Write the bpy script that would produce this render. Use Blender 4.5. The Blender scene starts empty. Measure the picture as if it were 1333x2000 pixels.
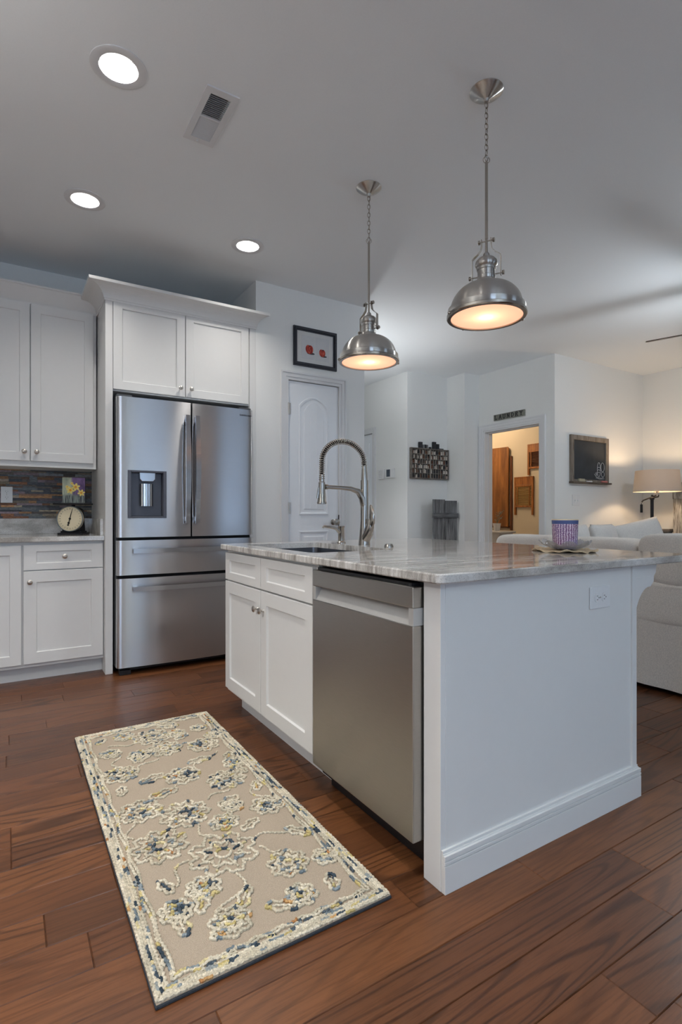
import bpy, bmesh, math, random
from mathutils import Vector, Matrix
random.seed(7)
PI = math.pi
C = bpy.context.scene.collection
R = math.radians

# ---------------------------------------------------------------- camera, world, lights
cam = bpy.data.objects.new('camera', bpy.data.cameras.new('camera')); C.objects.link(cam)
cam.location = (0, 0, 1.065); cam.rotation_euler = (R(90), 0, R(-32.04))
cam.data.sensor_fit = 'HORIZONTAL'; cam.data.sensor_width = 36
cam.data.lens = 36 * 1044 / 1333; cam.data.shift_y = 4.5 / 1333
cam.data.clip_start = 0.05; cam.data.clip_end = 60
bpy.context.scene.camera = cam
vs = bpy.context.scene.view_settings
vs.view_transform = 'Standard'; vs.look = 'None'; vs.gamma = 1; vs.use_curve_mapping = False
vs.exposure = 0.17

w = bpy.data.worlds.new('world'); bpy.context.scene.world = w; w.use_nodes = True
wn = w.node_tree.nodes; wl = w.node_tree.links
bgn = wn['Background']
skyt = wn.new('ShaderNodeTexSky'); skyt.sky_type = 'HOSEK_WILKIE'; skyt.sun_direction = (0.3, 0.75, 0.55); skyt.turbidity = 4
wl.new(skyt.outputs[0], bgn.inputs[0]); bgn.inputs[1].default_value = 0.9

def area(name, loc, rot, sx, sy, power, col):
    l = bpy.data.lights.new(name, 'AREA'); l.shape = 'RECTANGLE'; l.size = sx; l.size_y = sy
    l.energy = power; l.color = col
    o = bpy.data.objects.new(name, l); C.objects.link(o); o.location = loc; o.rotation_euler = rot
    return o
def point(name, loc, power, col, rad=0.04, parent=None):
    l = bpy.data.lights.new(name, 'POINT'); l.energy = power; l.color = col; l.shadow_soft_size = rad
    o = bpy.data.objects.new(name, l); C.objects.link(o); o.location = loc
    if parent: o.parent = parent; o.location = Vector(loc) - parent.location
    return o
DAY = (0.50, 0.70, 1.0)
# window daylight from behind; leftmost and left-wall windows added to brighten cabinets
for wx, wz, ww, wh, pw in ((-1.0, 1.55, 1.4, 1.5, 38), (1.75, 1.13, 1.3, 2.1, 16), (5.0, 1.55, 1.4, 1.5, 16)):
    area('window_daylight', (wx, -3.34, wz), (R(90), 0, 0), ww, wh, pw, DAY)
area('window_daylight', (-2.74, 1.2, 1.6), (R(90), 0, R(-90)), 1.6, 1.3, 4, (0.96, 0.97, 1.0))

# ---------------------------------------------------------------- helpers
def lin(c):
    return tuple((v / 255 / 12.92) if v / 255 <= 0.04045 else ((v / 255 + 0.055) / 1.055) ** 2.4 for v in c[:3]) + (1,)
def rgb(r, g, b): return lin((r, g, b))

class MB:
    def __init__(s): s.v = []; s.f = []; s.sm = []; s.col = []
    def face(s, idx, smooth=False, col=None): s.f.append(tuple(idx)); s.sm.append(smooth); s.col.append(col)
    def box(s, a, b, col=None):
        x0, x1 = sorted((a[0], b[0])); y0, y1 = sorted((a[1], b[1])); z0, z1 = sorted((a[2], b[2]))
        n = len(s.v)
        s.v += [(x0,y0,z0),(x1,y0,z0),(x1,y1,z0),(x0,y1,z0),(x0,y0,z1),(x1,y0,z1),(x1,y1,z1),(x0,y1,z1)]
        for q in ((0,3,2,1),(4,5,6,7),(0,1,5,4),(1,2,6,5),(2,3,7,6),(3,0,4,7)): s.face([n+i for i in q], False, col)
        return s
    def prism(s, pts, fn, w0, w1, smooth=False, col=None):
        """pts = closed 2D outline; fn(u, w, v) -> 3D"""
        n = len(s.v); k = len(pts)
        s.v += [tuple(fn(u, w0, v)) for u, v in pts] + [tuple(fn(u, w1, v)) for u, v in pts]
        s.face(range(n, n+k), False, col); s.face(range(n+2*k-1, n+k-1, -1), False, col)
        for i in range(k):
            j = (i+1) % k; s.face((n+i, n+j, n+k+j, n+k+i), smooth, col)
        return s
    def lathe(s, prof, c=(0,0,0), seg=32, axis='z', close=False, M=None, smooth=True, col=None):
        """prof = [(r, h)...]; revolved about the axis"""
        n = len(s.v); m = len(prof)
        for i in range(seg):
            a = 2*PI*i/seg
            for r, h in prof:
                p = Vector((r*math.cos(a), r*math.sin(a), h))
                if axis == 'x': p = Vector((p.z, p.x, p.y))
                elif axis == 'y': p = Vector((p.y, p.z, p.x))
                if M is not None: p = M @ p
                s.v.append(tuple(p + Vector(c)))
        for i in range(seg):
            j = (i+1) % seg
            for q in range(m-1): s.face((n+i*m+q, n+j*m+q, n+j*m+q+1, n+i*m+q+1), smooth, col)
            if close: s.face((n+i*m+m-1, n+j*m+m-1, n+j*m, n+i*m), smooth, col)
        for q, fl in ((0, prof[0][0]), (m-1, prof[-1][0])):
            if fl > 1e-6 and not close and abs(fl) > 1e-4:
                s.face([n+i*m+q for i in range(seg)], False, col)
        return s
    def open_lathe(s, prof, c=(0,0,0), seg=32, M=None):
        n = len(s.v); m = len(prof)
        for i in range(seg):
            a = 2*PI*i/seg
            for r, h in prof:
                p = Vector((r*math.cos(a), r*math.sin(a), h))
                if M is not None: p = M @ p
                s.v.append(tuple(p + Vector(c)))
        for i in range(seg):
            j = (i+1) % seg
            for q in range(m-1): s.face((n+i*m+q, n+j*m+q, n+j*m+q+1, n+i*m+q+1), True, None)
        return s
    def tube(s, pts, rad, seg=12, caps=True, col=None, sq=None):
        """rad number or list; sq=(a,b) for flattened section, up-vector fixed"""
        pts = [Vector(p) for p in pts]; k = len(pts)
        rads = rad if isinstance(rad, (list, tuple)) else [rad]*k
        cols = col if isinstance(col, list) else [col]*k
        n = len(s.v)
        t0 = (pts[1]-pts[0]).normalized()
        up = Vector((0,0,1)) if abs(t0.z) < 0.9 else Vector((1,0,0))
        nrm = (up - t0*up.dot(t0)).normalized()
        for i, p in enumerate(pts):
            t = (pts[min(i+1,k-1)] - pts[max(i-1,0)])
            t = t.normalized() if t.length > 1e-9 else t0
            nrm = (nrm - t*nrm.dot(t))
            nrm = nrm.normalized() if nrm.length > 1e-6 else up
            b = t.cross(nrm)
            for q in range(seg):
                a = 2*PI*q/seg
                ka, kb = (1,1) if sq is None else sq
                s.v.append(tuple(p + nrm*math.cos(a)*rads[i]*ka + b*math.sin(a)*rads[i]*kb))
        for i in range(k-1):
            for q in range(seg):
                r = (q+1) % seg
                s.face((n+i*seg+q, n+i*seg+r, n+(i+1)*seg+r, n+(i+1)*seg+q), True, cols[i])
        if caps:
            s.face([n+q for q in range(seg)], False, cols[0]); s.face([n+(k-1)*seg+q for q in range(seg)], False, cols[-1])
        return s
    def torus(s, c, Rr, r, M=None, seg=20, rs=8, sx=1):
        n = len(s.v)
        for i in range(seg):
            a = 2*PI*i/seg
            for q in range(rs):
                b = 2*PI*q/rs
                rr = Rr + r*math.cos(b)
                p = Vector((rr*math.cos(a), rr*math.sin(a)*sx, r*math.sin(b)))
                if M is not None: p = M @ p
                s.v.append(tuple(p + Vector(c)))
        for i in range(seg):
            for q in range(rs):
                i2, q2 = (i+1) % seg, (q+1) % rs
                s.face((n+i*rs+q, n+i2*rs+q, n+i2*rs+q2, n+i*rs+q2), True, None)
        return s
    def shaker(s, P, u0, u1, z0, z1, t=0.02, rail=0.057, rec=0.009, rail_z=None):
        """P(u, w, z): w outwards. One slab with a recessed flat panel and a small bevelled step"""
        rz = rail_z or rail
        o = [(u0,z0),(u1,z0),(u1,z1),(u0,z1)]
        a = [(u0+rail,z0+rz),(u1-rail,z0+rz),(u1-rail,z1-rz),(u0+rail,z1-rz)]
        e = 0.004
        b = [(u0+rail+e,z0+rz+e),(u1-rail-e,z0+rz+e),(u1-rail-e,z1-rz-e),(u0+rail+e,z1-rz-e)]
        k = 0.0015
        o2 = [(u0+k,z0+k),(u1-k,z0+k),(u1-k,z1-k),(u0+k,z1-k)]
        n = len(s.v)
        for L, wv in ((o,0),(o,t-k),(o2,t),(a,t),(b,t-rec)):
            s.v += [tuple(P(u, wv, z)) for u, z in L]
        s.face((n,n+1,n+2,n+3))
        for lay in range(4):
            for i in range(4):
                j = (i+1) % 4; q = n+lay*4
                s.face((q+i,q+j,q+4+j,q+4+i))
        s.face([n+16+i for i in range(4)])
        return s
    def mesh(s, name):
        me = bpy.data.meshes.new(name)
        me.from_pydata([tuple(v) for v in s.v], [], s.f)
        for p, sm in zip(me.polygons, s.sm): p.use_smooth = sm
        if any(c is not None for c in s.col):
            ca = me.color_attributes.new('tint', 'FLOAT_COLOR', 'CORNER')
            for p, c in zip(me.polygons, s.col):
                c = c or (1,1,1,1)
                for li in p.loop_indices: ca.data[li].color = c
        bm = bmesh.new(); bm.from_mesh(me); bmesh.ops.recalc_face_normals(bm, faces=bm.faces); bm.to_mesh(me); bm.free()
        if any(s.sm): me.set_sharp_from_angle(angle=R(38))
        return me
def build(name, mb, m, parent=None, bev=0, local=False, seg=2):
    me = mb.mesh(name) if isinstance(mb, MB) else mb
    o = bpy.data.objects.new(name, me); C.objects.link(o)
    me.materials.append(m)
    if parent is not None:
        o.parent = parent
        if not local and isinstance(mb, MB):
            off = parent.location.copy()
            pp = parent.parent
            while pp is not None: off += pp.location; pp = pp.parent
            me.transform(Matrix.Translation(-off))
    elif isinstance(mb, MB) and not local:
        xs = [v.co for v in me.vertices]
        c = Vector(((min(v.x for v in xs)+max(v.x for v in xs))/2, (min(v.y for v in xs)+max(v.y for v in xs))/2, min(v.z for v in xs)))
        me.transform(Matrix.Translation(-c)); o.location = c
    if bev:
        b = o.modifiers.new('bevel', 'BEVEL'); b.width = bev; b.segments = seg; b.limit_method = 'ANGLE'; b.angle_limit = R(40)
    return o
def tag(o, label, cat, group=None, kind=None):
    if label: o['label'] = label
    if cat: o['category'] = cat
    if group: o['group'] = group
    if kind: o['kind'] = kind
    return o
def thing(name, loc, label, cat, group=None, rz=0):
    o = bpy.data.objects.new(name, None); C.objects.link(o); o.empty_display_size = 0.05
    o.location = loc; o.rotation_euler = (0, 0, rz)
    return tag(o, label, cat, group)
def single(name, mb, m, label, cat, group=None, bev=0):
    return tag(build(name, mb, m, None, bev), label, cat, group)
def struct(name, mb, m, bev=0):
    o = build(name, mb, m, None, bev); o['kind'] = 'structure'; return o
def kids(o): return [c for c in bpy.data.objects if c.parent == o]
def copy_tree(o, parent=None):
    c = o.copy(); C.objects.link(c)
    if parent is not None: c.parent = parent
    for ch in kids(o): copy_tree(ch, c)
    return c
def FY(Y0): return lambda u, wv, z: (u, Y0 - wv, z)      # face that looks towards -Y
def FX(X0): return lambda u, wv, z: (X0 - wv, u, z)      # face that looks towards -X

# ---------------------------------------------------------------- materials
def new_mat(name):
    m = bpy.data.materials.new(name); m.use_nodes = True
    return m, m.node_tree.nodes, m.node_tree.links, m.node_tree.nodes['Principled BSDF']
def texco(N, L, scale=(1,1,1), rot=(0,0,0), kind='Object'):
    t = N.new('ShaderNodeTexCoord'); mp = N.new('ShaderNodeMapping')
    mp.inputs['Scale'].default_value = scale; mp.inputs['Rotation'].default_value = rot
    L.new(t.outputs[kind], mp.inputs[0]); return mp.outputs[0]
def geoco(N, L, scale=(1,1,1), rot=(0,0,0)):
    t = N.new('ShaderNodeNewGeometry'); mp = N.new('ShaderNodeMapping')
    mp.inputs['Scale'].default_value = scale; mp.inputs['Rotation'].default_value = rot
    L.new(t.outputs['Position'], mp.inputs[0]); return mp.outputs[0]
def noise(N, L, co, scale, detail=4, rough=0.5, dist=0):
    n = N.new('ShaderNodeTexNoise'); n.inputs['Scale'].default_value = scale; n.inputs['Detail'].default_value = detail
    n.inputs['Roughness'].default_value = rough; n.inputs['Distortion'].default_value = dist
    L.new(co, n.inputs['Vector']); return n.outputs[0]
def ramp(N, L, fac, stops):
    r = N.new('ShaderNodeValToRGB'); e = r.color_ramp.elements
    e[0].position, e[0].color = stops[0]; e[1].position, e[1].color = stops[1]
    for p, c in stops[2:]: q = e.new(p); q.color = c
    L.new(fac, r.inputs[0]); return r.outputs[0]
def mixc(N, L, a, b, fac, mode='MIX'):
    m = N.new('ShaderNodeMix'); m.data_type = 'RGBA'; m.blend_type = mode
    for sock, v in ((m.inputs[6], a), (m.inputs[7], b)):
        if isinstance(v, tuple): sock.default_value = v
        else: L.new(v, sock)
    if isinstance(fac, (int, float)): m.inputs[0].default_value = fac
    else: L.new(fac, m.inputs[0])
    return m.outputs[2]
def bump(N, L, b, h, strength=0.2, dist=0.01):
    n = N.new('ShaderNodeBump'); n.inputs['Strength'].default_value = strength; n.inputs['Distance'].default_value = dist
    L.new(h, n.inputs['Height']); L.new(n.outputs[0], b.inputs['Normal'])
def plain(name, c, rough=0.5, metal=0.0, var=0.05, nscale=30, bstr=0.03, spec=0.5, coat=0):
    m, N, L, b = new_mat(name)
    co = texco(N, L)
    n = noise(N, L, co, nscale, 4)
    c2 = tuple(v*(1-var) for v in c[:3]) + (1,)
    L.new(ramp(N, L, n, [(0.3, c2), (0.7, c)]), b.inputs['Base Color'])
    b.inputs['Roughness'].default_value = rough; b.inputs['Metallic'].default_value = metal
    b.inputs['Specular IOR Level'].default_value = spec; b.inputs['Coat Weight'].default_value = coat
    if bstr: bump(N, L, b, n, bstr, 0.004)
    return m
M_wall = plain('painted_wall', rgb(234, 235, 233), 0.85, var=0.02, nscale=120, bstr=0.06)
M_ceil = plain('ceiling_paint', rgb(243, 247, 249), 0.9, var=0.02, nscale=150, bstr=0.08)
M_trim = plain('trim_paint', rgb(224, 225, 226), 0.4, var=0.01, bstr=0)
M_cab = plain('cabinet_paint', rgb(226, 226, 224), 0.38, var=0.01, bstr=0)
M_door = plain('door_paint', rgb(238, 242, 246), 0.42, var=0.01, bstr=0)
M_plate = plain('switch_plastic', rgb(228, 229, 229), 0.35, var=0.01, bstr=0)
M_black = plain('black_plastic', rgb(22, 22, 24), 0.45, bstr=0)
M_dark = plain('dark_recess', rgb(12, 12, 13), 0.7, bstr=0)
M_iron = plain('black_iron', rgb(38, 38, 42), 0.45, 0.6, bstr=0)
M_nickel = plain('brushed_nickel', rgb(178, 172, 164), 0.24, 1.0, var=0.04, nscale=60, bstr=0)
M_knob = plain('knob_nickel', rgb(198, 192, 184), 0.36, 1.0, bstr=0)
def brushed(name, c, rough, sc, aniso=0.0, strength=0.03):
    m, N, L, b = new_mat(name)
    co = texco(N, L, sc)
    n = noise(N, L, co, 40, 3)
    c2 = tuple(v*0.93 for v in c[:3]) + (1,)
    L.new(ramp(N, L, n, [(0.35, c2), (0.65, c)]), b.inputs['Base Color'])
    b.inputs['Metallic'].default_value = 1; b.inputs['Roughness'].default_value = rough
    if aniso:
        b.inputs['Anisotropic'].default_value = aniso
        t = N.new('ShaderNodeTangent'); b.inputs['Anisotropic Rotation'].default_value = 0.25; t.direction_type = 'RADIAL'; t.axis = 'Z'; L.new(t.outputs[0], b.inputs['Tangent'])
    bump(N, L, b, n, strength, 0.002)
    return m
M_steel = brushed('fridge_steel', rgb(204, 204, 206), 0.27, (0.5, 0.5, 30), 1.0)
M_dwsteel = brushed('dishwasher_steel', rgb(176, 173, 168), 0.30, (0.5, 0.5, 30), 0.85)
M_handle = brushed('handle_steel', rgb(196, 196, 198), 0.18, (30, 30, 0.5))
M_pend = brushed('pendant_nickel', rgb(205, 202, 197), 0.28, (1, 1, 40), 0.95, 0.02)
M_fgrey = plain('fridge_side_grey', rgb(80, 82, 86), 0.4, 0.3, bstr=0)
M_disp = plain('dispenser_grey', rgb(92, 94, 102), 0.35, 0.3, bstr=0)
M_sink = brushed('sink_steel', rgb(130, 130, 134), 0.32, (20, 1, 1))

def emit(name, c, strength):
    m, N, L, b = new_mat(name); b.inputs['Base Color'].default_value = c
    b.inputs['Emission Color'].default_value = c; b.inputs['Emission Strength'].default_value = strength
    n = noise(N, L, texco(N, L), 20); L.new(ramp(N, L, n, [(0, c), (1, tuple(min(1, v*1.02) for v in c[:3])+(1,))]), b.inputs['Base Color'])
    return m
M_can = emit('downlight_lens', (1, 0.97, 0.92, 1), 3.0)

def thin_glass(name, tint=(1,1,1,1), refl=0.08):
    m, N, L, b = new_mat(name)
    tr = N.new('ShaderNodeBsdfTransparent'); tr.inputs[0].default_value = tint
    gl = N.new('ShaderNodeBsdfGlossy'); gl.inputs['Roughness'].default_value = 0.02
    fr = N.new('ShaderNodeFresnel'); fr.inputs[0].default_value = 1.45
    mx = N.new('ShaderNodeMixShader'); L.new(fr.outputs[0], mx.inputs[0]); L.new(tr.outputs[0], mx.inputs[1]); L.new(gl.outputs[0], mx.inputs[2])
    L.new(mx.outputs[0], N['Material Output'].inputs[0]); return m
M_pane = thin_glass('window_glass')

# translucent pendant lens and lamp shade
def translucent(name, c, mix=0.6, weave=False):
    m, N, L, b = new_mat(name)
    b.inputs['Base Color'].default_value = c; b.inputs['Roughness'].default_value = 0.6
    n = noise(N, L, texco(N, L, (1,1,60) if weave else (1,1,1)), 25 if weave else 8)
    cc = ramp(N, L, n, [(0.3, tuple(v*0.92 for v in c[:3])+(1,)), (0.7, c)])
    L.new(cc, b.inputs['Base Color'])
    tl = N.new('ShaderNodeBsdfTranslucent'); L.new(cc, tl.inputs[0])
    mx = N.new('ShaderNodeMixShader'); mx.inputs[0].default_value = mix
    L.new(b.outputs[0], mx.inputs[1]); L.new(tl.outputs[0], mx.inputs[2]); L.new(mx.outputs[0], N['Material Output'].inputs[0])
    return m
M_lens = translucent('frosted_lens', rgb(250, 214, 190), 0.85)
_n, _l = M_lens.node_tree.nodes, M_lens.node_tree.links
_e = _n.new('ShaderNodeEmission'); _e.inputs[0].default_value = (1.0, 0.60, 0.42, 1); _e.inputs[1].default_value = 0.62
_a = _n.new('ShaderNodeAddShader'); _l.new(_n['Material Output'].inputs[0].links[0].from_socket, _a.inputs[0]); _l.new(_e.outputs[0], _a.inputs[1]); _l.new(_a.outputs[0], _n['Material Output'].inputs[0])
M_shade = translucent('linen_shade', rgb(200, 192, 182), 0.26, True)

# wood floor
def floor_mat():
    m, N, L, b = new_mat('hickory_floor')
    at = N.new('ShaderNodeAttribute'); at.attribute_name = 'tint'
    g = N.new('ShaderNodeNewGeometry')
    sep = N.new('ShaderNodeSeparateColor'); L.new(at.outputs[0], sep.inputs[0])
    off = N.new('ShaderNodeVectorMath'); off.operation = 'MULTIPLY_ADD'
    L.new(at.outputs[0], off.inputs[0]); off.inputs[1].default_value = (23, 17, 9); L.new(g.outputs['Position'], off.inputs[2])
    mp = N.new('ShaderNodeMapping'); mp.inputs['Scale'].default_value = (0.13, 1, 1); L.new(off.outputs[0], mp.inputs[0])
    cn = N.new('ShaderNodeTexNoise'); cn.inputs['Scale'].default_value = 5.2; cn.inputs['Detail'].default_value = 1.6; cn.inputs['Roughness'].default_value = 0.42; cn.inputs['Distortion'].default_value = 0.25
    L.new(mp.outputs[0], cn.inputs['Vector'])
    cm = N.new('ShaderNodeMath'); cm.operation = 'MULTIPLY'; L.new(cn.outputs[0], cm.inputs[0]); cm.inputs[1].default_value = 105
    wv = N.new('ShaderNodeMath'); wv.operation = 'SINE'; L.new(cm.outputs[0], wv.inputs[0])
    wr = N.new('ShaderNodeMapRange'); wr.inputs[1].default_value = -1; wr.inputs[2].default_value = 1; L.new(wv.outputs[0], wr.inputs[0])
    mp2 = N.new('ShaderNodeMapping'); mp2.inputs['Scale'].default_value = (5, 110, 5); L.new(off.outputs[0], mp2.inputs[0])
    fine = noise(N, L, mp2.outputs[0], 1.4, 4, 0.6)
    mp3 = N.new('ShaderNodeMapping'); mp3.inputs['Scale'].default_value = (1.2, 5, 1); L.new(off.outputs[0], mp3.inputs[0])
    blot = noise(N, L, mp3.outputs[0], 1.6, 3, 0.5)
    base = ramp(N, L, sep.outputs[0], [(0.0, rgb(92, 57, 34)), (1.0, rgb(116, 73, 43)), (0.5, rgb(104, 64, 38))])
    base = mixc(N, L, base, ramp(N, L, blot, [(0.3, (0.84,0.83,0.82,1)), (0.7, (1.08,1.07,1.06,1))]), 1.0, 'MULTIPLY')
    lines = ramp(N, L, wr.outputs[0], [(0.0, (0.30,0.29,0.30,1)), (0.34, (0.97,0.97,0.97,1)), (0.14, (0.55,0.54,0.54,1))])
    # how strongly the cathedral grain shows differs from board to board
    gm = N.new('ShaderNodeMapRange'); gm.inputs[3].default_value = 0.25; gm.inputs[4].default_value = 0.85; L.new(sep.outputs[1], gm.inputs[0])
    col = mixc(N, L, base, lines, gm.outputs[0], 'MULTIPLY')
    pores = ramp(N, L, fine, [(0.36, (0.66,0.63,0.62,1)), (0.54, (1.05,1.05,1.05,1))])
    col = mixc(N, L, col, pores, 0.75, 'MULTIPLY')
    L.new(col, b.inputs['Base Color'])
    rr = N.new('ShaderNodeMapRange'); rr.inputs[3].default_value = 0.25; rr.inputs[4].default_value = 0.42; L.new(fine, rr.inputs[0])
    L.new(rr.outputs[0], b.inputs['Roughness']); b.inputs['Specular IOR Level'].default_value = 0.45
    bump(N, L, b, fine, 0.12, 0.002)
    return m
M_floor = floor_mat()

def granite():
    m, N, L, b = new_mat('quartzite')
    rotz = R(32)
    co = geoco(N, L, (1.2, 9, 1.6), (0, 0, rotz))
    co2 = geoco(N, L, (5, 60, 8), (0, 0, rotz))
    big = noise(N, L, co, 2.2, 6, 0.6, 0.8)
    fine = noise(N, L, co2, 1.2, 5, 0.65, 0.5)
    spk = noise(N, L, geoco(N, L), 220, 3, 0.6)
    c = ramp(N, L, big, [(0.28, rgb(140, 134, 128)), (0.72, rgb(240, 240, 238)), (0.42, rgb(188, 184, 178)), (0.54, rgb(222, 220, 216))])
    f = ramp(N, L, fine, [(0.32, rgb(152, 146, 140)), (0.58, rgb(250, 250, 250))])
    c = mixc(N, L, c, f, 0.55, 'MULTIPLY')
    c = mixc(N, L, c, ramp(N, L, spk, [(0.3, rgb(150, 145, 140)), (0.5, rgb(255, 255, 255))]), 0.45, 'MULTIPLY')
    L.new(c, b.inputs['Base Color']); b.inputs['Roughness'].default_value = 0.07; b.inputs['Specular IOR Level'].default_value = 0.62
    return m
M_granite = granite()

def tinted(name, rough=0.8, var=0.2, nscale=200, bstr=0.3, spec=0.4, sc=(1,1,1)):
    m, N, L, b = new_mat(name)
    at = N.new('ShaderNodeAttribute'); at.attribute_name = 'tint'
    n = noise(N, L, texco(N, L, sc), nscale, 4)
    c = mixc(N, L, at.outputs[0], ramp(N, L, n, [(0.3, (1-var,)*3+(1,)), (0.7, (1+var*0.4,)*3+(1,))]), 1.0, 'MULTIPLY')
    L.new(c, b.inputs['Base Color']); b.inputs['Roughness'].default_value = rough; b.inputs['Specular IOR Level'].default_value = spec
    bump(N, L, b, n, bstr, 0.003)
    return m
M_slate = tinted('slate_mosaic', 0.6, 0.45, 60, 0.5, 0.5, (1, 1, 3))
M_yarn = tinted('wool_yarn', 0.95, 0.25, 500, 0.6, 0.1)
M_rug = plain('rug_field', rgb(192, 176, 156), 0.95, var=0.28, nscale=420, bstr=0.7, spec=0.1)
M_rugedge = plain('rug_binding', rgb(70, 74, 80), 0.95, var=0.3, nscale=300, bstr=0.4, spec=0.1)
def fabric(name, c, sc=420):
    m, N, L, b = new_mat(name)
    n = noise(N, L, texco(N, L, (1, 1, 0.4)), sc, 3); n2 = noise(N, L, texco(N, L, (0.4, 0.4, 1)), sc, 3)
    a = ramp(N, L, n, [(0.35, tuple(v*0.78 for v in c[:3])+(1,)), (0.6, c)])
    d = mixc(N, L, a, ramp(N, L, n2, [(0.35, (0.86,0.86,0.86,1)), (0.6, (1,1,1,1))]), 1.0, 'MULTIPLY')
    L.new(d, b.inputs['Base Color']); b.inputs['Roughness'].default_value = 0.95; b.inputs['Specular IOR Level'].default_value = 0.1
    b.inputs['Sheen Weight'].default_value = 0.2
    bump(N, L, b, n, 0.4, 0.002); return m
M_sofa = fabric('sofa_linen', rgb(238, 230, 220))
M_pillow = fabric('pillow_linen', rgb(226, 224, 220))
def wood(name, ca, cb, sc=(1,1,0.12), nscale=30, rough=0.55, bstr=0.2):
    m, N, L, b = new_mat(name)
    n = noise(N, L, texco(N, L, sc), nscale, 6, 0.6, 0.6)
    L.new(ramp(N, L, n, [(0.3, ca), (0.68, cb)]), b.inputs['Base Color']); b.inputs['Roughness'].default_value = rough
    bump(N, L, b, n, bstr, 0.003); return m
M_oldwood = wood('weathered_grey_wood', rgb(48, 48, 50), rgb(142, 144, 146), (1, 1, 0.1), 34, 0.85, 0.5)
M_oldwood_h = wood('weathered_grey_wood_cross', rgb(46, 46, 48), rgb(118, 120, 122), (0.1, 1, 1), 34, 0.85, 0.5)
M_tray = wood('tray_wood', rgb(78, 72, 66), rgb(132, 124, 116), (0.2, 1, 1), 40, 0.8)
M_board = wood('ironing_board_wood', rgb(104, 62, 22), rgb(172, 112, 52), (1, 1, 0.15), 12, 0.45)
M_washwood = wood('washboard_wood', rgb(118, 66, 22), rgb(182, 116, 50), (1, 1, 0.15), 24, 0.5)
M_legwood = wood('dark_leg_wood', rgb(74, 38, 14), rgb(124, 68, 26), (1, 1, 0.15), 24, 0.5)
M_brass = plain('corrugated_brass', rgb(158, 128, 78), 0.5, 0.2, bstr=0)
M_copper = plain('corrugated_copper', rgb(112, 76, 58), 0.5, 0.2, bstr=0)
M_frame_blk = plain('black_picture_frame', rgb(46, 48, 56), 0.4, bstr=0)
M_matw = plain('picture_mat', rgb(214, 214, 212), 0.9, bstr=0)
M_paper = plain('picture_paper', rgb(206, 207, 208), 0.9, bstr=0)
M_chalk = plain('slate_blackboard', rgb(54, 60, 66), 0.75, var=0.35, nscale=6, bstr=0.02)
M_bfr = wood('chalkboard_frame_wood', rgb(94, 80, 66), rgb(150, 142, 132), (1, 1, 0.15), 26, 0.8)
M_ledge = wood('chalk_ledge_wood', rgb(70, 60, 52), rgb(120, 106, 92), (0.15, 1, 1), 26, 0.8)
M_white = plain('white_chalk', rgb(226, 228, 230), 0.9, bstr=0)
M_pink = plain('pink_chalk', rgb(206, 130, 126), 0.9, bstr=0)
M_felt = plain('felt_eraser', rgb(176, 170, 148), 0.95, bstr=0)
M_lock = wood('whitewashed_board', rgb(70, 62, 54), rgb(196, 192, 184), (3, 3, 0.35), 18, 0.85, 0.5)
M_wwash = wood('whitewashed_top', rgb(104, 88, 72), rgb(184, 180, 172), (0.3, 1, 1), 30, 0.85, 0.4)

# ---------------------------------------------------------------- structure
CH = 2.865
def cells(a0, a1, b0, b1, holes):
    us = sorted({a0, a1, *[h[0] for h in holes], *[h[1] for h in holes]}); vs_ = sorted({b0, b1, *[h[2] for h in holes], *[h[3] for h in holes]})
    out = []
    for i in range(len(us)-1):
        for j in range(len(vs_)-1):
            cu, cv = (us[i]+us[i+1])/2, (vs_[j]+vs_[j+1])/2
            if not (a0 <= cu <= a1 and b0 <= cv <= b1): continue
            if any(h[0] < cu < h[1] and h[2] < cv < h[3] for h in holes): continue
            out.append((us[i], us[i+1], vs_[j], vs_[j+1]))
    return out
def wall_x(name, X0, X1, y0, y1, holes=(), m=None):     # slab between X0 and X1
    b = MB()
    for a in cells(y0, y1, 0, CH, list(holes)): b.box((X0, a[0], a[2]), (X1, a[1], a[3]))
    return struct(name, b, m or M_wall)
def wall_y(name, Y0, Y1, x0, x1, holes=(), m=None):
    b = MB()
    for a in cells(x0, x1, 0, CH, list(holes)): b.box((a[0], Y0, a[2]), (a[1], Y1, a[3]))
    return struct(name, b, m or M_wall)

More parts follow.
